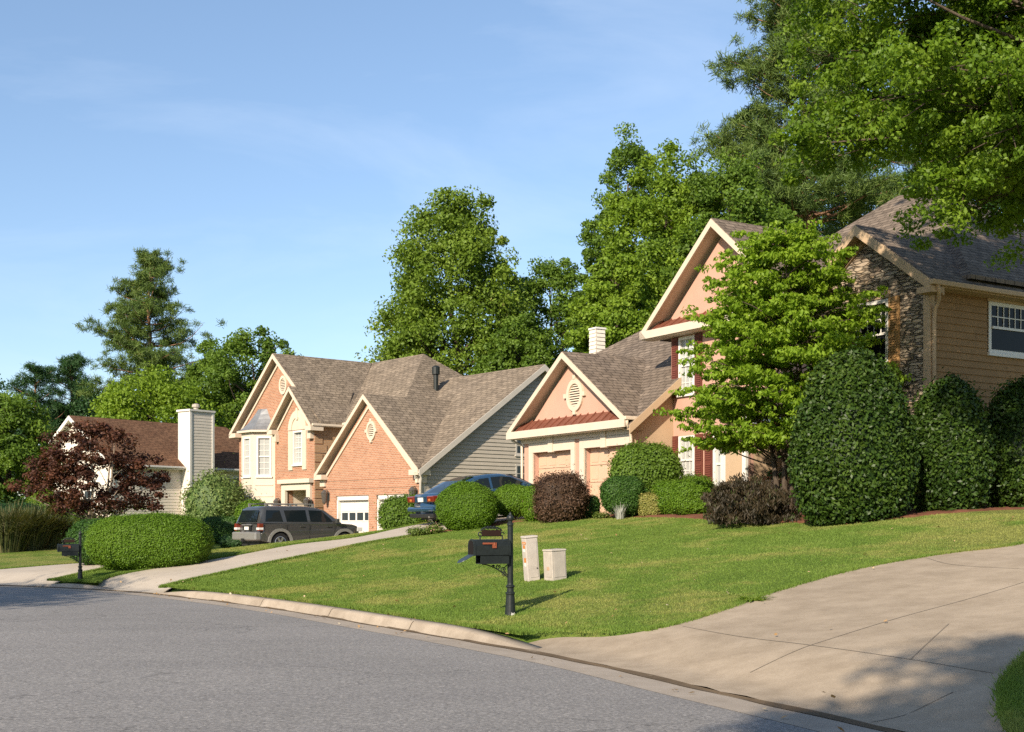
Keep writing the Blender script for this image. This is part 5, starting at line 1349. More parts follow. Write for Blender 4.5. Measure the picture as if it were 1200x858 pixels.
# beside the blue car and the garage
shr('large round yellow-green boxwood beside the blue car', 511, 584, 566, 616, 35.2, 'f_box', 103, .9, n=34000, leaf=.042, box=2.4, lump=.045, zlow=-.1, jit=.02)
shr('low spreading boxwood between the blue car and the narrow boxwood', 576, 630, 569, 606, 36.2, 'f_box', 104, .9, n=22000, leaf=.042, box=2.3, lump=.05, zlow=.12, jit=.02)
shr('narrow upright boxwood touching the dark barberry', 611, 640, 569, 607, 35.4, 'f_box', 105, 1.0, n=9000, leaf=.05, box=2.3, lump=.04, jit=.02)
shr('dark purple-brown barberry in front of the garage door', 627, 687, 556, 607, 34.8, 'f_barberry', 106, .9, 'barberry_shrub', n=13000, leaf=.07, width=.45, box=2.9, lump=.07, zlow=-.05, jit=.06, rough=.03)
shr('small dark square-cut shrub between the garage doors', 680, 702, 582, 606, 35.4, 'f_boxdark', 107, 1.0, n=6000, leaf=.05, box=4, lump=.03, jit=.02)
shr('big round glossy shrub under the salmon side wall', 715, 797, 521, 586, 35.6, 'f_mid', 108, .85, n=17000, leaf=.085, box=2.3, lump=.06, jit=.05, zlow=.25)
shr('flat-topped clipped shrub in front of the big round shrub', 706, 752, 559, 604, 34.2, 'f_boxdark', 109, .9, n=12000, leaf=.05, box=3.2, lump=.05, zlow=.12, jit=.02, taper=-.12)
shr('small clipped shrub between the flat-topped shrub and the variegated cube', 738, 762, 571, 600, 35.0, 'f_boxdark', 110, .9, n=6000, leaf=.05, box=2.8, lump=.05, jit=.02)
shr('pale variegated cube-cut shrub', 749, 772, 579, 603, 33.9, 'f_varieg', 111, 1.0, n=6500, leaf=.05, box=6, lump=.02, jit=.02)
shr('bright boxwood mound beside the variegated cube', 765, 812, 564, 605, 34.0, 'f_box', 112, .9, n=14000, leaf=.05, box=3.2, lump=.04, jit=.02)
shr('bright square-shouldered boxwood beside the purple laceleaf maple', 787, 838, 562, 606, 33.0, 'f_box', 113, .9, n=15000, leaf=.05, box=3.4, lump=.04, jit=.02)
shr('low green shrub under the ground floor window', 790, 838, 557, 590, 35.2, 'f_mid', 114, .6, n=7000, leaf=.06, box=2.6, lump=.06, jit=.04)
shr('dark ivy-leaved shrub beside the brick garage', 446, 502, 582, 624, 41.5, 'f_mid', 115, .8, n=12000, leaf=.085, box=2.5, lump=.07, jit=.05)
shr('bright rounded shrub hidden behind the parked wagon', 277, 318, 586, 640, 50.5, 'f_box', 116, .8, n=9000, leaf=.075, box=2.6, lump=.04, jit=.03)
shr('pale loose flowering bush against the white house', 218, 286, 556, 622, 60, 'f_pale', 117, .8, n=9000, leaf=.17, width=.4, box=2.1, lump=.12, jit=.14, rough=.08)
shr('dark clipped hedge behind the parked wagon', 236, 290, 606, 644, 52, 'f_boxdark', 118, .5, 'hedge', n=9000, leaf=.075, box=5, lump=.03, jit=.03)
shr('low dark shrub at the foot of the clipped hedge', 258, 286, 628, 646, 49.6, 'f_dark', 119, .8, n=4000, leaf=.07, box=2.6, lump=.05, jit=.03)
HG = 'tall holly bushes in front of the stone gable'
shr('tallest broad holly standing beside the dogwood', 916, 1082, 412, 622, 26.2, 'f_holly', 121, .8, 'holly_bush', HG, n=30000, leaf=.10, width=.6, box=2.15, lump=.045, taper=.36, jit=.05, rough=.015, spread=.9, freq=4, cat='bush', zlow=-.2, core=.9)
shr('middle holly below the corner downspout', 1058, 1166, 444, 619, 27.2, 'f_holly', 122, .9, 'holly_bush', HG, n=24000, leaf=.10, width=.6, box=2.15, lump=.045, taper=.30, jit=.05, rough=.015, spread=.9, freq=4, cat='bush', zlow=-.2, core=.9)
shr('shaded holly under the clapboard wall', 1140, 1266, 447, 612, 28.2, 'f_holly', 123, .9, 'holly_bush', HG, n=22000, leaf=.09, width=.6, box=2.15, lump=.06, taper=.3, jit=.06, rough=.02, spread=.9, freq=4, cat='bush', zlow=-.2, core=.9)
# purple laceleaf maple
x, y = px2x(877, 28.4), 28.4
broadleaf('laceleaf_maple', 'low dark purple laceleaf maple mound at the lawn edge', x, y, py2z(562, y), py2z(612, y), 1.08, lambda t: max(.3, (1 - t**2.2)**.5), M['f_lace'], M['bark_pale'], 131, n_cl=260, per=70, leaf=.11, cl_r=.17, trunk_r=.05, flat=.6, nlimb=16, width=.28, cat='shrub', droop=np.array([0, 0, -.9]), shell=(.35, 1.0))
tuft_plant('dusty_miller', 'silvery upright plant in front of the flat-topped shrub', px2x(727, 33.6), 33.6, .5, .26, 'f_silver', 141, 70, .011, curve=.05)
for i, (px, py, h_, r_, lab) in enumerate(((486, 628, .22, .2, 'small pink-flowered plant farthest down the driveway edge'), (497, 626, .2, .28, 'second low flowering plant along the driveway edge'), (509, 622, .28, .26, 'flowering plant against the large round boxwood'), (705, 603, .16, .22, 'low flowers beside the square-cut shrub'), (742, 602, .2, .22, 'low plant beside the silvery plant'), (758, 603, .18, .2, 'pink flowers at the foot of the variegated cube'))):
    gx_, gy_, _ = ground_at(px, py); gy_ = min(gy_, 34.6); gx_ = px2x(px, gy_)
    shrub('flower_plant', lab, gx_, gy_, r_, r_, h_, M['f_flower'], 150 + i, n=900, leaf=.05, box=2, lump=.1, jit=.04, cat='plant', group='low flowers along the beds', stem=False, core=.6)
# tall grasses and small plants by the white house
for i, (px, D, hg, rd, lab) in enumerate(((6, 44, 1.9, 1.5, 'tall grass clump at the edge of the view'), (32, 45, 1.8, 1.5, 'middle clump of the tall dark grasses'), (58, 46, 1.55, 1.3, 'tall grass clump nearest the far mailbox'))):
    tuft_plant('ornamental_grass', lab, px2x(px, D), D, hg, rd, 'f_grass', 160 + i, 1500, .02, 'ornamental grasses beyond the street lawn', 'grass clump', .5)
for i, (px, D, w_, t_, lab, mt) in enumerate(((52, 52, 22, 575, 'yellow-green young shrub under the red maple', 'f_bright'), (82, 50, 30, 592, 'dark slim shrub behind the far mailbox', 'f_mid'), (18, 50, 50, 588, 'dark shrub behind the tall grasses', 'f_dark'))):
    shr(lab, px - w_, px + w_, t_, 640, D, mt, 170 + i, .8, 'garden_shrub', None, n=6000, leaf=.12, width=.45, box=2, lump=.14, jit=.12, rough=.06)
# weeds on the edge of the lawn by the wide driveway
gx_, gy_, _ = ground_at(883, 704); tuft_plant('weed', 'bright weed tuft on the lawn edge by the wide driveway', gx_, gy_, .12, .3, 'f_bright', 181, 160, .016, curve=.8)
# potted flowers on the porch
x, y = px2x(906, 33.2), 33.2
pt = empty('flower_pot', (x, y, 1.9), 0, 'pale clay pot of red flowers by the front porch', 'plant pot')
m = MB(); m.lathe([(.12, 0), (.19, .3), (.22, .32), (.22, .38), (.18, .38)], (0, 0, .45), 14); m.box(-.18, .18, -.18, .18, -.2, .448); m.build('pot', M['pot'], pt)
rng = np.random.default_rng(4); c = rng.normal(size=(14, 3)) * np.array([.14, .14, .06]) + np.array([0, 0, .95]); Pp, N, tn = clump_leaves(c, .1, 40, rng)
V = leaf_quads(Pp, N, .06, .04, rng); np_mesh('foliage', V, 4, np.arange(len(V)), m_foliage("geranium", [(0, (.03, .08, .02)), (.7, (.07, .12, .03)), (.75, (.5, .04, .03)), (1, (.6, .1, .06))]), tn, pt)
# ------------------------------------------------------------------ mailboxes
def mailbox(x, y, rz, label, opened, zg=None):
    r = empty('mailbox', (x, y, h1(x, y) - .01 if zg is None else zg), rz, label, 'mailbox', 'cast iron mailboxes along the street')
    m = MB()
    m.lathe([(.085, -.1), (.082, .0), (.078, .04), (.062, .30), (.07, .315), (.07, .335), (.05, .35), (.048, .40), (.066, .415), (.066, .435), (.045, .45), (.042, .47), (.038, 1.30), (.048, 1.32), (.048, 1.345), (.03, 1.36), (.03, 1.375), (.046, 1.40), (.05, 1.425), (.042, 1.455), (.02, 1.475), (.014, 1.50), (.004, 1.515)], n=16)
    m.build('post', M['iron'], r, smooth=False)
    fl = MB()
    for k in range(10):
        t = 2 * PI * k / 10; fl.tube([(.038 * math.cos(t), .038 * math.sin(t), .47), (.036 * math.cos(t), .036 * math.sin(t), 1.30)], .006, 5)
    fl.build('fluting', M['iron'], r)
    # body: a vaulted box hanging on the street side of the post
    n = 10; prof = [(-.10, .885), (.10, .885), (.10, 1.02)] + [(.10 * math.cos(PI * k / n), 1.02 + .095 * math.sin(PI * k / n)) for k in range(1, n)] + [(-.10, 1.02)]
    b = MB(); b.prism([(-.62, p, z) for p, z in prof], (.58, 0, 0)); body = b.build('box', M['iron'], r, bevel=.004)
    rim = MB(); c = [(p * 1.07, 1.0 + (z - 1.0) * 1.05) for p, z in prof]; rim.prism([(-.635, p, z) for p, z in c], (.03, 0, 0)); rim.prism([(-.07, p, z) for p, z in c], (.025, 0, 0)); rim.build('box_rim', M['iron'], body)
    if opened:
        iv = MB(); iv.face([(-.637, p * .86, 1.0 + (z - 1.0) * .86) for p, z in prof]); iv.build('box_inside_shade', M['dark'], body)  # flat dark sheet over the solid box paints its shaded interior
        d = MB(); q = [(p * .95, z - .885) for p, z in prof]
        ca, sa = math.cos(R(-28)), math.sin(R(-28))
        d.prism([(-.64 - z * ca, p, .885 + z * sa) for p, z in q], (-.012 * sa, 0, .012)); d.build('box_door', m_plain("door_sky_reflection", (.03, .045, .06), .5, .4), r)  # bluish door colour paints the sky's reflection on dark iron
    else:
        d = MB(); d.prism([(-.65, p * .97, 1.0 + (z - 1.0) * .97) for p, z in prof], (.012, 0, 0)); d.build('box_door', M['iron'], r)
    nb = MB()   # newspaper tube, open at the street end
    nb.box(-.52, -.06, -.085, .085, .76, .772); nb.box(-.52, -.06, -.085, -.073, .772, .884); nb.box(-.52, -.06, .073, .085, .772, .884); nb.box(-.075, -.06, -.073, .073, .772, .884)
    nb.build('paper_holder', M['iron'], r)
    f = MB(); f.box(-.5, -.28, -.118, -.108, 1.045, 1.07); f.box(-.345, -.28, -.118, -.108, .99, 1.045); f.lathe([(.012, -.02), (.012, .02)], (-.31, -.113, 1.05), 8); f.build('flag', M['flag'], r)
    # scrolled name plate on top
    s = MB(); s.box(-.46, -.16, -.012, .012, 1.165, 1.25); pl = s.build('name_plate', M['bronze'], r)
    s = MB()
    pts = [(-.31 + .17 * math.cos(t), 0, 1.235 + .055 * math.sin(t)) for t in np.linspace(0, PI, 14)]; s.tube(pts, .011, 6)
    for c, k in ((-.46, 1), (-.16, -1)):
        s.tube([(c - k * .03 + .028 * math.cos(t) , 0, 1.19 + .028 * math.sin(t)) for t in np.linspace(0, 1.6 * PI, 12)], .009, 6)
        s.tube([(c - k * .03, 0, 1.165), (c - k * .03, 0, 1.10)], .009, 6)
        s.tube([(c + k * .05 + .02 * math.cos(t), 0, 1.27 + .02 * math.sin(t)) for t in np.linspace(0, 1.7 * PI, 12)], .008, 6)
    for c in (-.36, -.31, -.26): s.tube([(c + .02 * math.cos(t), 0, 1.285 + .018 * math.sin(t)) for t in np.linspace(0, 2 * PI, 12)], .008, 6)
    s.tube([(-.5, 0, 1.165), (-.12, 0, 1.165)], .009, 6); s.build('scroll_frame', M['iron'], r)
    k = MB()
    k.tube([(-.46 + .42 * t, 0, .755 - .2 * t**1.8) for t in np.linspace(0, 1, 12)], .009, 6)
    for cx, cz, rr in ((-.2, .705, .04), (-.12, .665, .045), (-.1, .6, .035), (-.28, .72, .025)): k.tube([(cx + rr * (1 - t / 12) * math.cos(t), 0, cz + rr * (1 - t / 12) * math.sin(t)) for t in np.linspace(0, 2.6 * PI, 18)], .007, 6)
    k.tube([(-.04, 0, .75), (-.12, 0, .68), (-.04, 0, .58)], .008, 6); k.build('scroll_bracket', M['iron'], r)
    if opened:
        ch = MB(); ch.prism([(-.03, -.083, .0), (.05, -.072, .0), (.03, -.074, .045), (.0, -.08, .03), (-.02, -.081, .05)], (0, -.004, 0)); ch.build('paint_chip', M['white'], r)
    return r
gx, gy, gz = ground_at(598, 721)
mailbox(gx, gy, R(27), 'black cast iron mailbox with its door hanging open on the front lawn', True)
fm_ = mailbox(px2x(94, 30.6), 30.6, R(24), 'black cast iron mailbox at the corner of the brick house driveway', False); fm_.scale = (.82,) * 3

# ------------------------------------------------------------------ utility pedestals in the lawn
gx, gy, gz = ground_at(624, 680)
r = empty('utility_pedestal', (gx, gy, gz), R(24), 'tall leaning pale utility pedestal with orange stickers', 'utility box', 'utility boxes in the lawn'); r.rotation_euler = (R(1.5), R(-5), R(24))
m = MB(); m.prism([(-.125, -.095, -.1), (.11, -.095, -.1), (.11, .095, -.1), (-.125, .095, -.1)], (0, 0, .86)); m.build('case', M['ped'], r, bevel=.012)
m = MB(); m.box(-.135, .12, -.105, .105, .762, .80); m.build('lid', M['ped'], r, bevel=.012)
m = MB(); m.box(.112, .116, -.075, .075, .02, .70); m.box(-.075, .075, -.101, -.097, .06, .70); m.build('door_panel', M['ped'], r)
m = MB()
for z0, z1, y0, y1 in ((.655, .70, -.09, .06), (.58, .64, -.05, .03), (.33, .41, -.055, .02)): m.box(-.129, -.1255, y0, y1, z0, z1)
m.build('warning_sticker', M['orange'], r)
m = MB()
for z0, z1, y0, y1 in ((.52, .57, -.05, .04), (.26, .32, -.05, .02)): m.box(-.1285, -.1255, y0, y1, z0, z1)
for z in (.667, .68): m.box(-.1295, -.1292, -.07, .04, z, z + .004)
m.build('paper_sticker', M['paper'], r)
m = MB(); m.lathe([(.012, -.01), (.012, .01)], (.06, -.103, .22), 8); m.build('latch', M['lamp'], r)
gx, gy, gz = ground_at(651, 679)
r = empty('utility_box', (gx, gy, gz), R(30), 'short grey utility box standing beside the tall pedestal', 'utility box', 'utility boxes in the lawn'); r.rotation_euler = (0, R(-3), R(32))
m = MB(); m.prism([(-.15, -.14, -.1), (.15, -.14, -.1), (.15, .14, -.1), (-.15, .14, -.1)], (0, 0, .60)); m.build('case', M['ped2'], r, bevel=.01)
m = MB(); m.box(-.16, .16, -.15, .15, .502, .535); m.build('lid', M['ped2'], r, bevel=.01)
m = MB(); m.box(-.11, .12, -.147, -.142, .05, .44); m.box(-.155, -.152, -.1, .1, .05, .46); m.build('door_panel', M['ped2'], r)
m = MB(); m.box(-.158, -.155, -.05, .03, .17, .23); m.build('paper_sticker', M['pot'], r)

# ------------------------------------------------------------------ vehicles
def arch(cx, cz, r, z0, n=12):
    a0 = math.asin(max(-1, min(1, (z0 - cz) / r))); return [(cx + r * math.cos(t), cz + r * math.sin(t)) for t in np.linspace(a0, PI - a0, n)]
def lower_body(root, prof, hw, mat, bevel, tuck):
    """side profile pushed to full width, then drawn in towards the ends and the sills"""
    m = MB(); n = len(prof); lay = [-hw, -hw * .82, 0, hw * .82, hw]
    for yy in lay: m.v += [(x, yy, z) for x, z in prof]
    for a in range(len(lay) - 1):
        for k in range(n): m.f.append((a * n + k, a * n + (k + 1) % n, (a + 1) * n + (k + 1) % n, (a + 1) * n + k))
    m.f.append(tuple(range(n))[::-1]); m.f.append(tuple((len(lay) - 1) * n + k for k in range(n)))
    V = []
    for (x, y, z) in m.v:
        e = abs(y) / hw
        x2 = x - math.copysign(tuck * e**3 * max(0, (abs(x) - 1.7) / .7), x)
        y2 = y * (1 - .035 * max(0, (abs(x) - 1.6) / .8)) * (1 - .05 * max(0, (.62 - z) / .3)) * (1 - .03 * max(0, (z - .8) / .3))
        V.append((x2, y2, z))
    m.v = V
    return m.build('body', mat, root, bevel=bevel, seg=2)
def wheel(root, x, y, r, w=.22):
    s = 1 if y > 0 else -1
    m = MB(); m.lathe([(r * .62, -w / 2), (r * .93, -w / 2), (r, -w * .38), (r, w * .38), (r * .93, w / 2), (r * .62, w / 2)], n=28)
    m.v = [(p[0] + x, p[2] + y, p[1] + r) for p in m.v]; o = m.build('wheel', M['tyre'], root, uv=False)
    h = MB(); yo = y + s * w * .42
    h.lathe([(r * .64, -.02), (r * .64, .02), (r * .58, .03), (r * .56, -.01)], n=24); h.lathe([(r * .16, -.01), (r * .16, .035), (.02, .045)], n=12)
    for k in range(6):
        t = k * PI / 3; c, q = math.cos(t), math.sin(t); h.prism([(c * r * .1 - q * .035, q * r * .1 + c * .035, .0), (c * r * .6 - q * .045, q * r * .6 + c * .045, .0), (c * r * .6 + q * .045, q * r * .6 - c * .045, .0), (c * r * .1 + q * .035, q * r * .1 - c * .035, .0)], (0, 0, .028))
    h.v = [(p[0] + x, s * p[2] + yo, p[1] + r) for p in h.v]; h.build('rim', M['rim'], o, uv=False)
    d = MB(); d.lathe([(r * .6, 0), (.01, .004)], n=20); d.v = [(p[0] + x, s * p[2] + yo - s * .03, p[1] + r) for p in d.v]; d.build('brake_disc', M['black'], o, uv=False)
    return o
def cabin(root, st, yb, tum, mat, zb_of):
    """greenhouse skin: stations (x, z) along the roof line, sides lean in by tum per metre"""
    m = MB(); rows = []
    for x, z in st:
        zb = zb_of(x); h = max(0, z - zb); yt = yb - tum * h; rd = min(.09, h * .4)
        half = [(yb, zb), (yb - tum * (h - rd), z - rd), (yt - rd * .55, z - rd * .25), (yt * .62, z + .012)]
        rows.append([(x, -a, b) for a, b in half] + [(x, a, b) for a, b in half[::-1]])
    for a, b in zip(rows, rows[1:]):
        for k in range(7): m.face([a[k], a[k + 1], b[k + 1], b[k]])
    m.face(rows[0][::-1]); m.face(rows[-1])
    o = m.build('cabin', mat, root)
    bm = bmesh.new(); bm.from_mesh(o.data); bmesh.ops.remove_doubles(bm, verts=bm.verts, dist=.001); bmesh.ops.recalc_face_normals(bm, faces=bm.faces)
    for f in bm.faces: f.smooth = True
    for e in bm.edges:
        if len(e.link_faces) == 2 and e.calc_face_angle(0) > R(38): e.smooth = False
    bm.to_mesh(o.data); bm.free(); return o
def side_glass(root, poly, yb, tum, zb_of, sgn, name='side_window'):
    m = MB(); P = []
    for x, z in poly: P.append((x, sgn * (yb - tum * (z - zb_of(x)) + .006), z))
    m.prism(P, (0, -sgn * .012, 0)); return m.build(name, M['carglass'], root, uv=False)

def wagon():
    y0 = 46.55; x0 = px2x(327, y0) ; a = R(41)
    cx, cy = x0 + 2.1 * math.cos(a) * .55, y0 + 2.1 * math.sin(a) * .55
    cx, cy = -8.25, 48.1
    zr, zf = h1(cx - 1.4 * math.cos(a), cy - 1.4 * math.sin(a)), h1(cx + 1.45 * math.cos(a), cy + 1.45 * math.sin(a))
    zc = (zr + zf) / 2 + .01
    r = empty('suv', (cx, cy, zc), a, 'grey-green suv with roof rails parked on the brick house driveway', 'suv')
    r.rotation_euler = (0, -math.atan2(zf - zr, 2.85), a)
    W = .925; zb_of = lambda x: 1.10
    prof = [(2.26, .40)] + [(1.95, .36)] + arch(1.45, .38, .44, .36) + [(-.9, .36)] + arch(-1.40, .38, .44, .36) + [(-1.95, .40), (-2.36, .45), (-2.40, .56), (-2.38, .74), (-2.30, .80), (-2.28, 1.10), (-1.2, 1.13), (1.0, 1.13), (1.25, 1.12), (1.9, 1.08), (2.22, 1.02), (2.32, .92), (2.36, .7), (2.34, .5)]
    lower_body(r, prof, W, M['suv'], .035, .22)
    m = MB(); m.box(-2.15, 2.1, -.66, .66, .26, .9); m.build('underbody', M['black'], r)
    st = [(-2.27, 1.11), (-2.18, 1.42), (-2.08, 1.66), (-1.95, 1.735), (-1.2, 1.765), (-.3, 1.765), (.3, 1.73), (.62, 1.66), (.95, 1.44), (1.33, 1.13)]
    cabin(r, st, .895, .24, M['suv'], lambda x: 1.105)
    for s in (-1, 1):
        side_glass(r, [(-2.02, 1.17), (-1.26, 1.17), (-1.36, 1.60), (-1.93, 1.60)], .895, .24, zb_of, s)
        side_glass(r, [(-1.10, 1.17), (-.20, 1.17), (-.24, 1.62), (-1.18, 1.60)], .895, .24, zb_of, s)
        side_glass(r, [(-.06, 1.17), (.93, 1.17), (.86, 1.28), (.48, 1.60), (-.1, 1.62)], .895, .24, zb_of, s)
        m = MB()
        for cx_ in (1.45, -1.40):
            A, B = arch(cx_, .38, .54, .42, 14), arch(cx_, .38, .43, .38, 14)
            for k in range(13):
                q = [A[k], A[k + 1], B[k + 1], B[k]]; m.prism([(x, s * (W - .02), z) for x, z in q], (0, s * .055, 0))
        m.build('wheel_flare', M['silver'], r, uv=False)
        m = MB(); m.box(-1.9, .25, s * .62 - .022, s * .62 + .022, 1.83, 1.865)
        for xx in (-1.85, -.8, .2): m.box(xx - .05, xx + .05, s * .62 - .018, s * .62 + .018, 1.735, 1.83)
        m.build('roof_rail', M['silver'], r, bevel=.008)
        m = MB(); m.prism([(-2.34, s * .70, .86), (-2.34, s * .90, .86), (-2.20, s * .915, .88), (-2.15, s * .915, 1.17), (-2.28, s * .89, 1.17), (-2.31, s * .74, 1.15)], (0, 0, .001)) if False else None
        m.box(-2.325, -2.12, min(s * .80, s * .935), max(s * .80, s * .935), .82, 1.10); m.build('tail_light', M['red'], r, bevel=.02)
        m = MB(); m.box(-2.331, -2.125, min(s * .745, s * .941), max(s * .745, s * .941), .86, .95); m.build('reverse_light', M['clear'], r, bevel=.01)
        m = MB(); m.box(2.05, 2.325, min(s * .6, s * .89), max(s * .6, s * .89), .80, .98); m.build('headlight', M['clear'], r, bevel=.03)
        m = MB(); m.box(.98, 1.12, min(s * .93, s * 1.10), max(s * .93, s * 1.10), 1.12, 1.30); m.build('wing_mirror', M['suv'], r, bevel=.03)
        for xx in (-.45, .55 + .2):
            m = MB(); m.box(xx - .1, xx + .1, s * (W - .01) - .02, s * (W - .01) + .02, .98, 1.01); m.build('door_handle', M['suv'], r, bevel=.006)
        m = MB()
        for xx in (-.13, -1.12, 1.0): m.box(xx - .006, xx + .006, s * (W + .001) - .004, s * (W + .001) + .004, .5, 1.08)
        m.build('door_gap', M['black'], r)
        for cx_ in (1.45, -1.40): wheel(r, cx_, s * .80, .38, .25)
    for xx in (-1.55, -.2): 
        m = MB(); m.tube([(xx, -.62, 1.86), (xx, .62, 1.86)], .018, 8); m.build('roof_bar', M['black'], r)
    m = MB(); m.box(-2.45, -2.2, -.9, .9, .48, .78); m.build('bumper', M['silver'], r, bevel=.05)
    m = MB(); m.prism([(-2.285, -.70, 1.16), (-2.285, .70, 1.16), (-2.15, .64, 1.60), (-2.15, -.64, 1.60)], (-.012, 0, 0)); m.build('rear_window', M['carglass'], r, uv=False)
    m = MB(); m.box(-2.315, -2.28, -.30, .30, .84, 1.02); m.build('plate_recess', M['black'], r)
    m = MB(); m.box(-2.322, -2.314, -.16, .16, .86, .98); m.build('number_plate', M['white'], r)
    m = MB(); m.box(-2.33, -2.29, -.36, .36, 1.03, 1.065); m.build('tailgate_handle', M['silver'], r, bevel=.01)
    m = MB(); m.box(-2.52, -2.4, -.06, .06, .42, .54); m.build('tow_hitch', M['black'], r)
    m = MB(); m.tube([(-2.24, .0, 1.18), (-2.225, .35, 1.26)], .01, 6); m.build('wiper', M['black'], r)
wagon()

def sedan():
    cx, cy, a = -.62, 38.15, R(30)
    zr, zf = h1(cx - 1.35 * math.cos(a), cy - 1.35 * math.sin(a)), h1(cx + 1.4 * math.cos(a), cy + 1.4 * math.sin(a)); zc = (zr + zf) / 2 - .05
    r = empty('sedan', (cx, cy, zc), a, 'dark blue sedan parked on the driveway of the salmon garage', 'car'); r.rotation_euler = (0, -math.atan2(zf - zr, 2.75), a)
    W = .895
    prof = [(2.3, .30), (1.9, .25)] + arch(1.42, .33, .38, .26) + [(-.9, .25)] + arch(-1.35, .33, .38, .26) + [(-1.95, .28), (-2.36, .36), (-2.42, .50), (-2.40, .66), (-2.35, .72), (-2.36, .93), (-2.30, .985), (-1.75, 1.0), (-1.0, .96), (.8, .93), (1.1, .92), (1.7, .85), (2.15, .74), (2.33, .62), (2.38, .45)]
    lower_body(r, prof, W, M['blue'], .04, .26)
    m = MB(); m.box(-2.1, 2.1, -.62, .62, .2, .75); m.build('underbody', M['black'], r)
    zb = lambda x: .955 if x < .8 else .93
    st = [(-1.92, .975), (-1.62, 1.12), (-1.25, 1.28), (-.85, 1.385), (-.4, 1.425), (.05, 1.42), (.4, 1.37), (.75, 1.22), (1.25, .93)]
    cabin(r, st, .865, .34, M['blue'], lambda x: .92)
    zc_ = lambda x: .92
    for s in (-1, 1):
        side_glass(r, [(-1.32, 1.0), (-.42, .985), (-.42, 1.32), (-.72, 1.31), (-1.12, 1.17)], .865, .34, zc_, s)
        side_glass(r, [(-.34, .985), (.92, .97), (.62, 1.16), (.35, 1.29), (.05, 1.335), (-.34, 1.335)], .865, .34, zc_, s)
        m = MB(); m.box(-2.40, -2.16, min(s * .46, s * .885), max(s * .46, s * .885), .735, .925); m.build('tail_light', M['red'], r, bevel=.03)
        m = MB(); m.box(-2.406, -2.30, min(s * .56, s * .70), max(s * .56, s * .70), .77, .84); m.build('turn_lens', M['amber'], r, bevel=.01)
        m = MB(); m.box(2.0, 2.30, min(s * .5, s * .86), max(s * .5, s * .86), .60, .74); m.build('headlight', M['clear'], r, bevel=.03)
        m = MB(); m.box(.62, .76, min(s * .88, s * 1.04), max(s * .88, s * 1.04), .95, 1.08); m.build('wing_mirror', M['blue'], r, bevel=.03)
        for xx in (-.62, .36):
            m = MB(); m.box(xx - .1, xx + .1, s * W - .02, s * W + .02, .82, .85); m.build('door_handle', M['blue'], r, bevel=.006)
        m = MB()
        for xx in (-.38, .98): m.box(xx - .005, xx + .005, s * W - .004, s * W + .005, .4, .93)
        m.build('door_gap', M['black'], r)
        for cx_ in (1.42, -1.35): wheel(r, cx_, s * .78, .33, .21)
    def deck(name, i, j, mat, ins=.08):
        (xa, za), (xb, zb_) = st[i], st[j]
        ya = .865 - .34 * (za - .92) - ins; yb = .865 - .34 * (zb_ - .92) - ins
        m = MB()
        for k in range(i, j):
            (xa, za), (xb, zb_) = st[k], st[k + 1]; ya = .865 - .34 * (za - .92) - ins; yb = .865 - .34 * (zb_ - .92) - ins
            m.face([(xa, -ya, za + .006), (xa, ya, za + .006), (xb, yb, zb_ + .006), (xb, -yb, zb_ + .006)])
            m.face([(xa, -ya * .6, za + .02), (xa, ya * .6, za + .02), (xb, yb * .6, zb_ + .02), (xb, -yb * .6, zb_ + .02)])
            for s in (-1, 1): m.face([(xa, s * ya, za + .006), (xa, s * ya * .6, za + .02), (xb, s * yb * .6, zb_ + .02), (xb, s * yb, zb_ + .006)])
        m.build(name, mat, r, uv=False)
    deck('rear_window', 0, 3, M['carglass']); deck('windscreen', 6, 8, M['carglass'])
    m = MB(); m.box(-2.37, -2.345, -.42, .42, .73, .92); m.build('boot_panel', M['blue'], r, bevel=.01)
    m = MB(); m.box(-2.385, -2.372, -.17, .17, .755, .88); m.build('number_plate', M['white'], r)
    m = MB(); m.box(-2.445, -2.2, -.86, .86, .46, .60); m.build('bumper', M['blue'], r, bevel=.05)
    m = MB(); m.box(-2.40, -2.2, -.8, .8, .28, .40); m.build('bumper_valance', M['black'], r, bevel=.02)
    m = MB(); m.tube([(-2.42, -.55, .3), (-2.1, -.55, .3)], .03, 8); m.build('exhaust', M['silver'], r)
sedan()

# ------------------------------------------------------------------ sky and sun
SUN_DIR = Vector((.44, .90, -math.tan(R(28)))).normalized()        # direction the light travels
sd = bpy.data.lights.new("sun", 'SUN'); sd.energy = 4.9; sd.angle = R(.55); sd.color = (1.0, .87, .70)
so = bpy.data.objects.new("sun", sd); COL.objects.link(so); so.location = (-20, -40, 40)
so.rotation_euler = SUN_DIR.to_track_quat('-Z', 'Y').to_euler()
w = bpy.data.worlds.new("World"); scene.world = w; w.use_nodes = True
nt = w.node_tree; nt.nodes.clear(); out = nt.nodes.new('ShaderNodeOutputWorld'); bg = nt.nodes.new('ShaderNodeBackground')
sk = nt.nodes.new('ShaderNodeTexSky'); sk.sky_type = 'NISHITA'; sk.sun_disc = False
el = R(28); to_sun = -SUN_DIR
sk.sun_elevation = el; sk.sun_rotation = math.atan2(to_sun.x, to_sun.y); sk.altitude = 300; sk.air_density = 1.0; sk.dust_density = .5; sk.ozone_density = 1.6
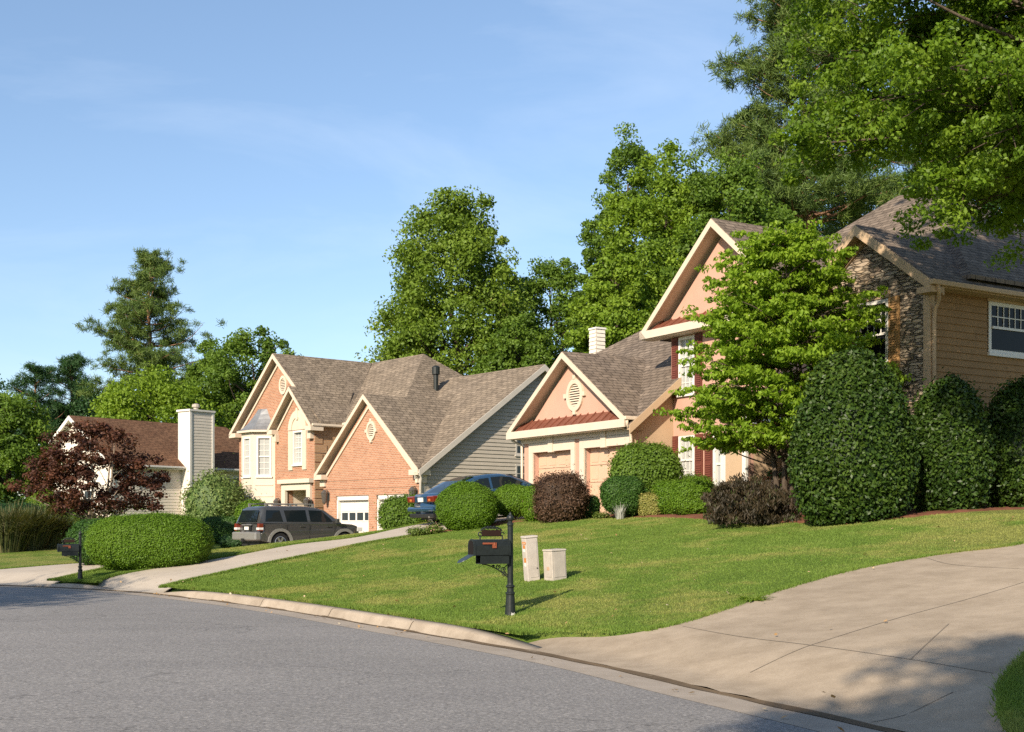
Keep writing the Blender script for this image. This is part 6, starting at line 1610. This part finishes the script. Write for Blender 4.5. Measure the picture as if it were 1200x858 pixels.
# thin cirrus veil mixed into the sky
tc = nt.nodes.new('ShaderNodeTexCoord'); mp = nt.nodes.new('ShaderNodeMapping'); mp.inputs['Scale'].default_value = (1.2, 1.2, 4.5); mp.inputs['Rotation'].default_value = (0, R(14), R(20))
nz = nt.nodes.new('ShaderNodeTexNoise'); nz.inputs['Scale'].default_value = 2.6; nz.inputs['Detail'].default_value = 7; nz.inputs['Roughness'].default_value = .58; nz.inputs['Distortion'].default_value = .5
rp = nt.nodes.new('ShaderNodeValToRGB'); rp.color_ramp.elements[0].position = .47; rp.color_ramp.elements[0].color = (0, 0, 0, 1); rp.color_ramp.elements[1].position = .82; rp.color_ramp.elements[1].color = (.17, .17, .17, 1)
mx = nt.nodes.new('ShaderNodeMix'); mx.data_type = 'RGBA'; mx.inputs['B'].default_value = (7.2, 7.6, 8.2, 1)
L_ = nt.links.new
L_(tc.outputs['Generated'], mp.inputs['Vector']); L_(mp.outputs['Vector'], nz.inputs['Vector']); L_(nz.outputs['Fac'], rp.inputs['Fac'])
L_(rp.outputs['Color'], mx.inputs['Factor']); L_(sk.outputs['Color'], mx.inputs['A']); tn_ = nt.nodes.new('ShaderNodeMix'); tn_.data_type = 'RGBA'; tn_.blend_type = 'MULTIPLY'; tn_.inputs['Factor'].default_value = 1; tn_.inputs['B'].default_value = (.975, .965, .95, 1); L_(mx.outputs['Result'], tn_.inputs['A']); sx_ = nt.nodes.new('ShaderNodeSeparateXYZ'); L_(tc.outputs['Generated'], sx_.inputs[0])
gr_ = nt.nodes.new('ShaderNodeValToRGB'); gr_.color_ramp.elements[0].position = .0; gr_.color_ramp.elements[0].color = (.70, .74, .82, 1); gr_.color_ramp.elements[1].position = .42; gr_.color_ramp.elements[1].color = (1, 1, 1, 1); L_(sx_.outputs['Z'], gr_.inputs['Fac'])
ml_ = nt.nodes.new('ShaderNodeMix'); ml_.data_type = 'RGBA'; ml_.blend_type = 'MULTIPLY'; ml_.inputs['Factor'].default_value = 1; L_(tn_.outputs['Result'], ml_.inputs['A']); L_(gr_.outputs['Color'], ml_.inputs['B']); L_(ml_.outputs['Result'], bg.inputs['Color'])
bg.inputs['Strength'].default_value = .122
L_(bg.outputs[0], out.inputs['Surface'])
vs = scene.view_settings; vs.view_transform = 'Standard'; vs.look = 'None'; vs.exposure = .75; vs.gamma = 1; vs.use_curve_mapping = False
scene.display_settings.display_device = 'sRGB'
cy = scene.cycles; cy.max_bounces = 6; cy.diffuse_bounces = 3; cy.glossy_bounces = 3; cy.transmission_bounces = 4; cy.transparent_max_bounces = 6; cy.use_denoising = False
cy.sample_clamp_indirect = 6
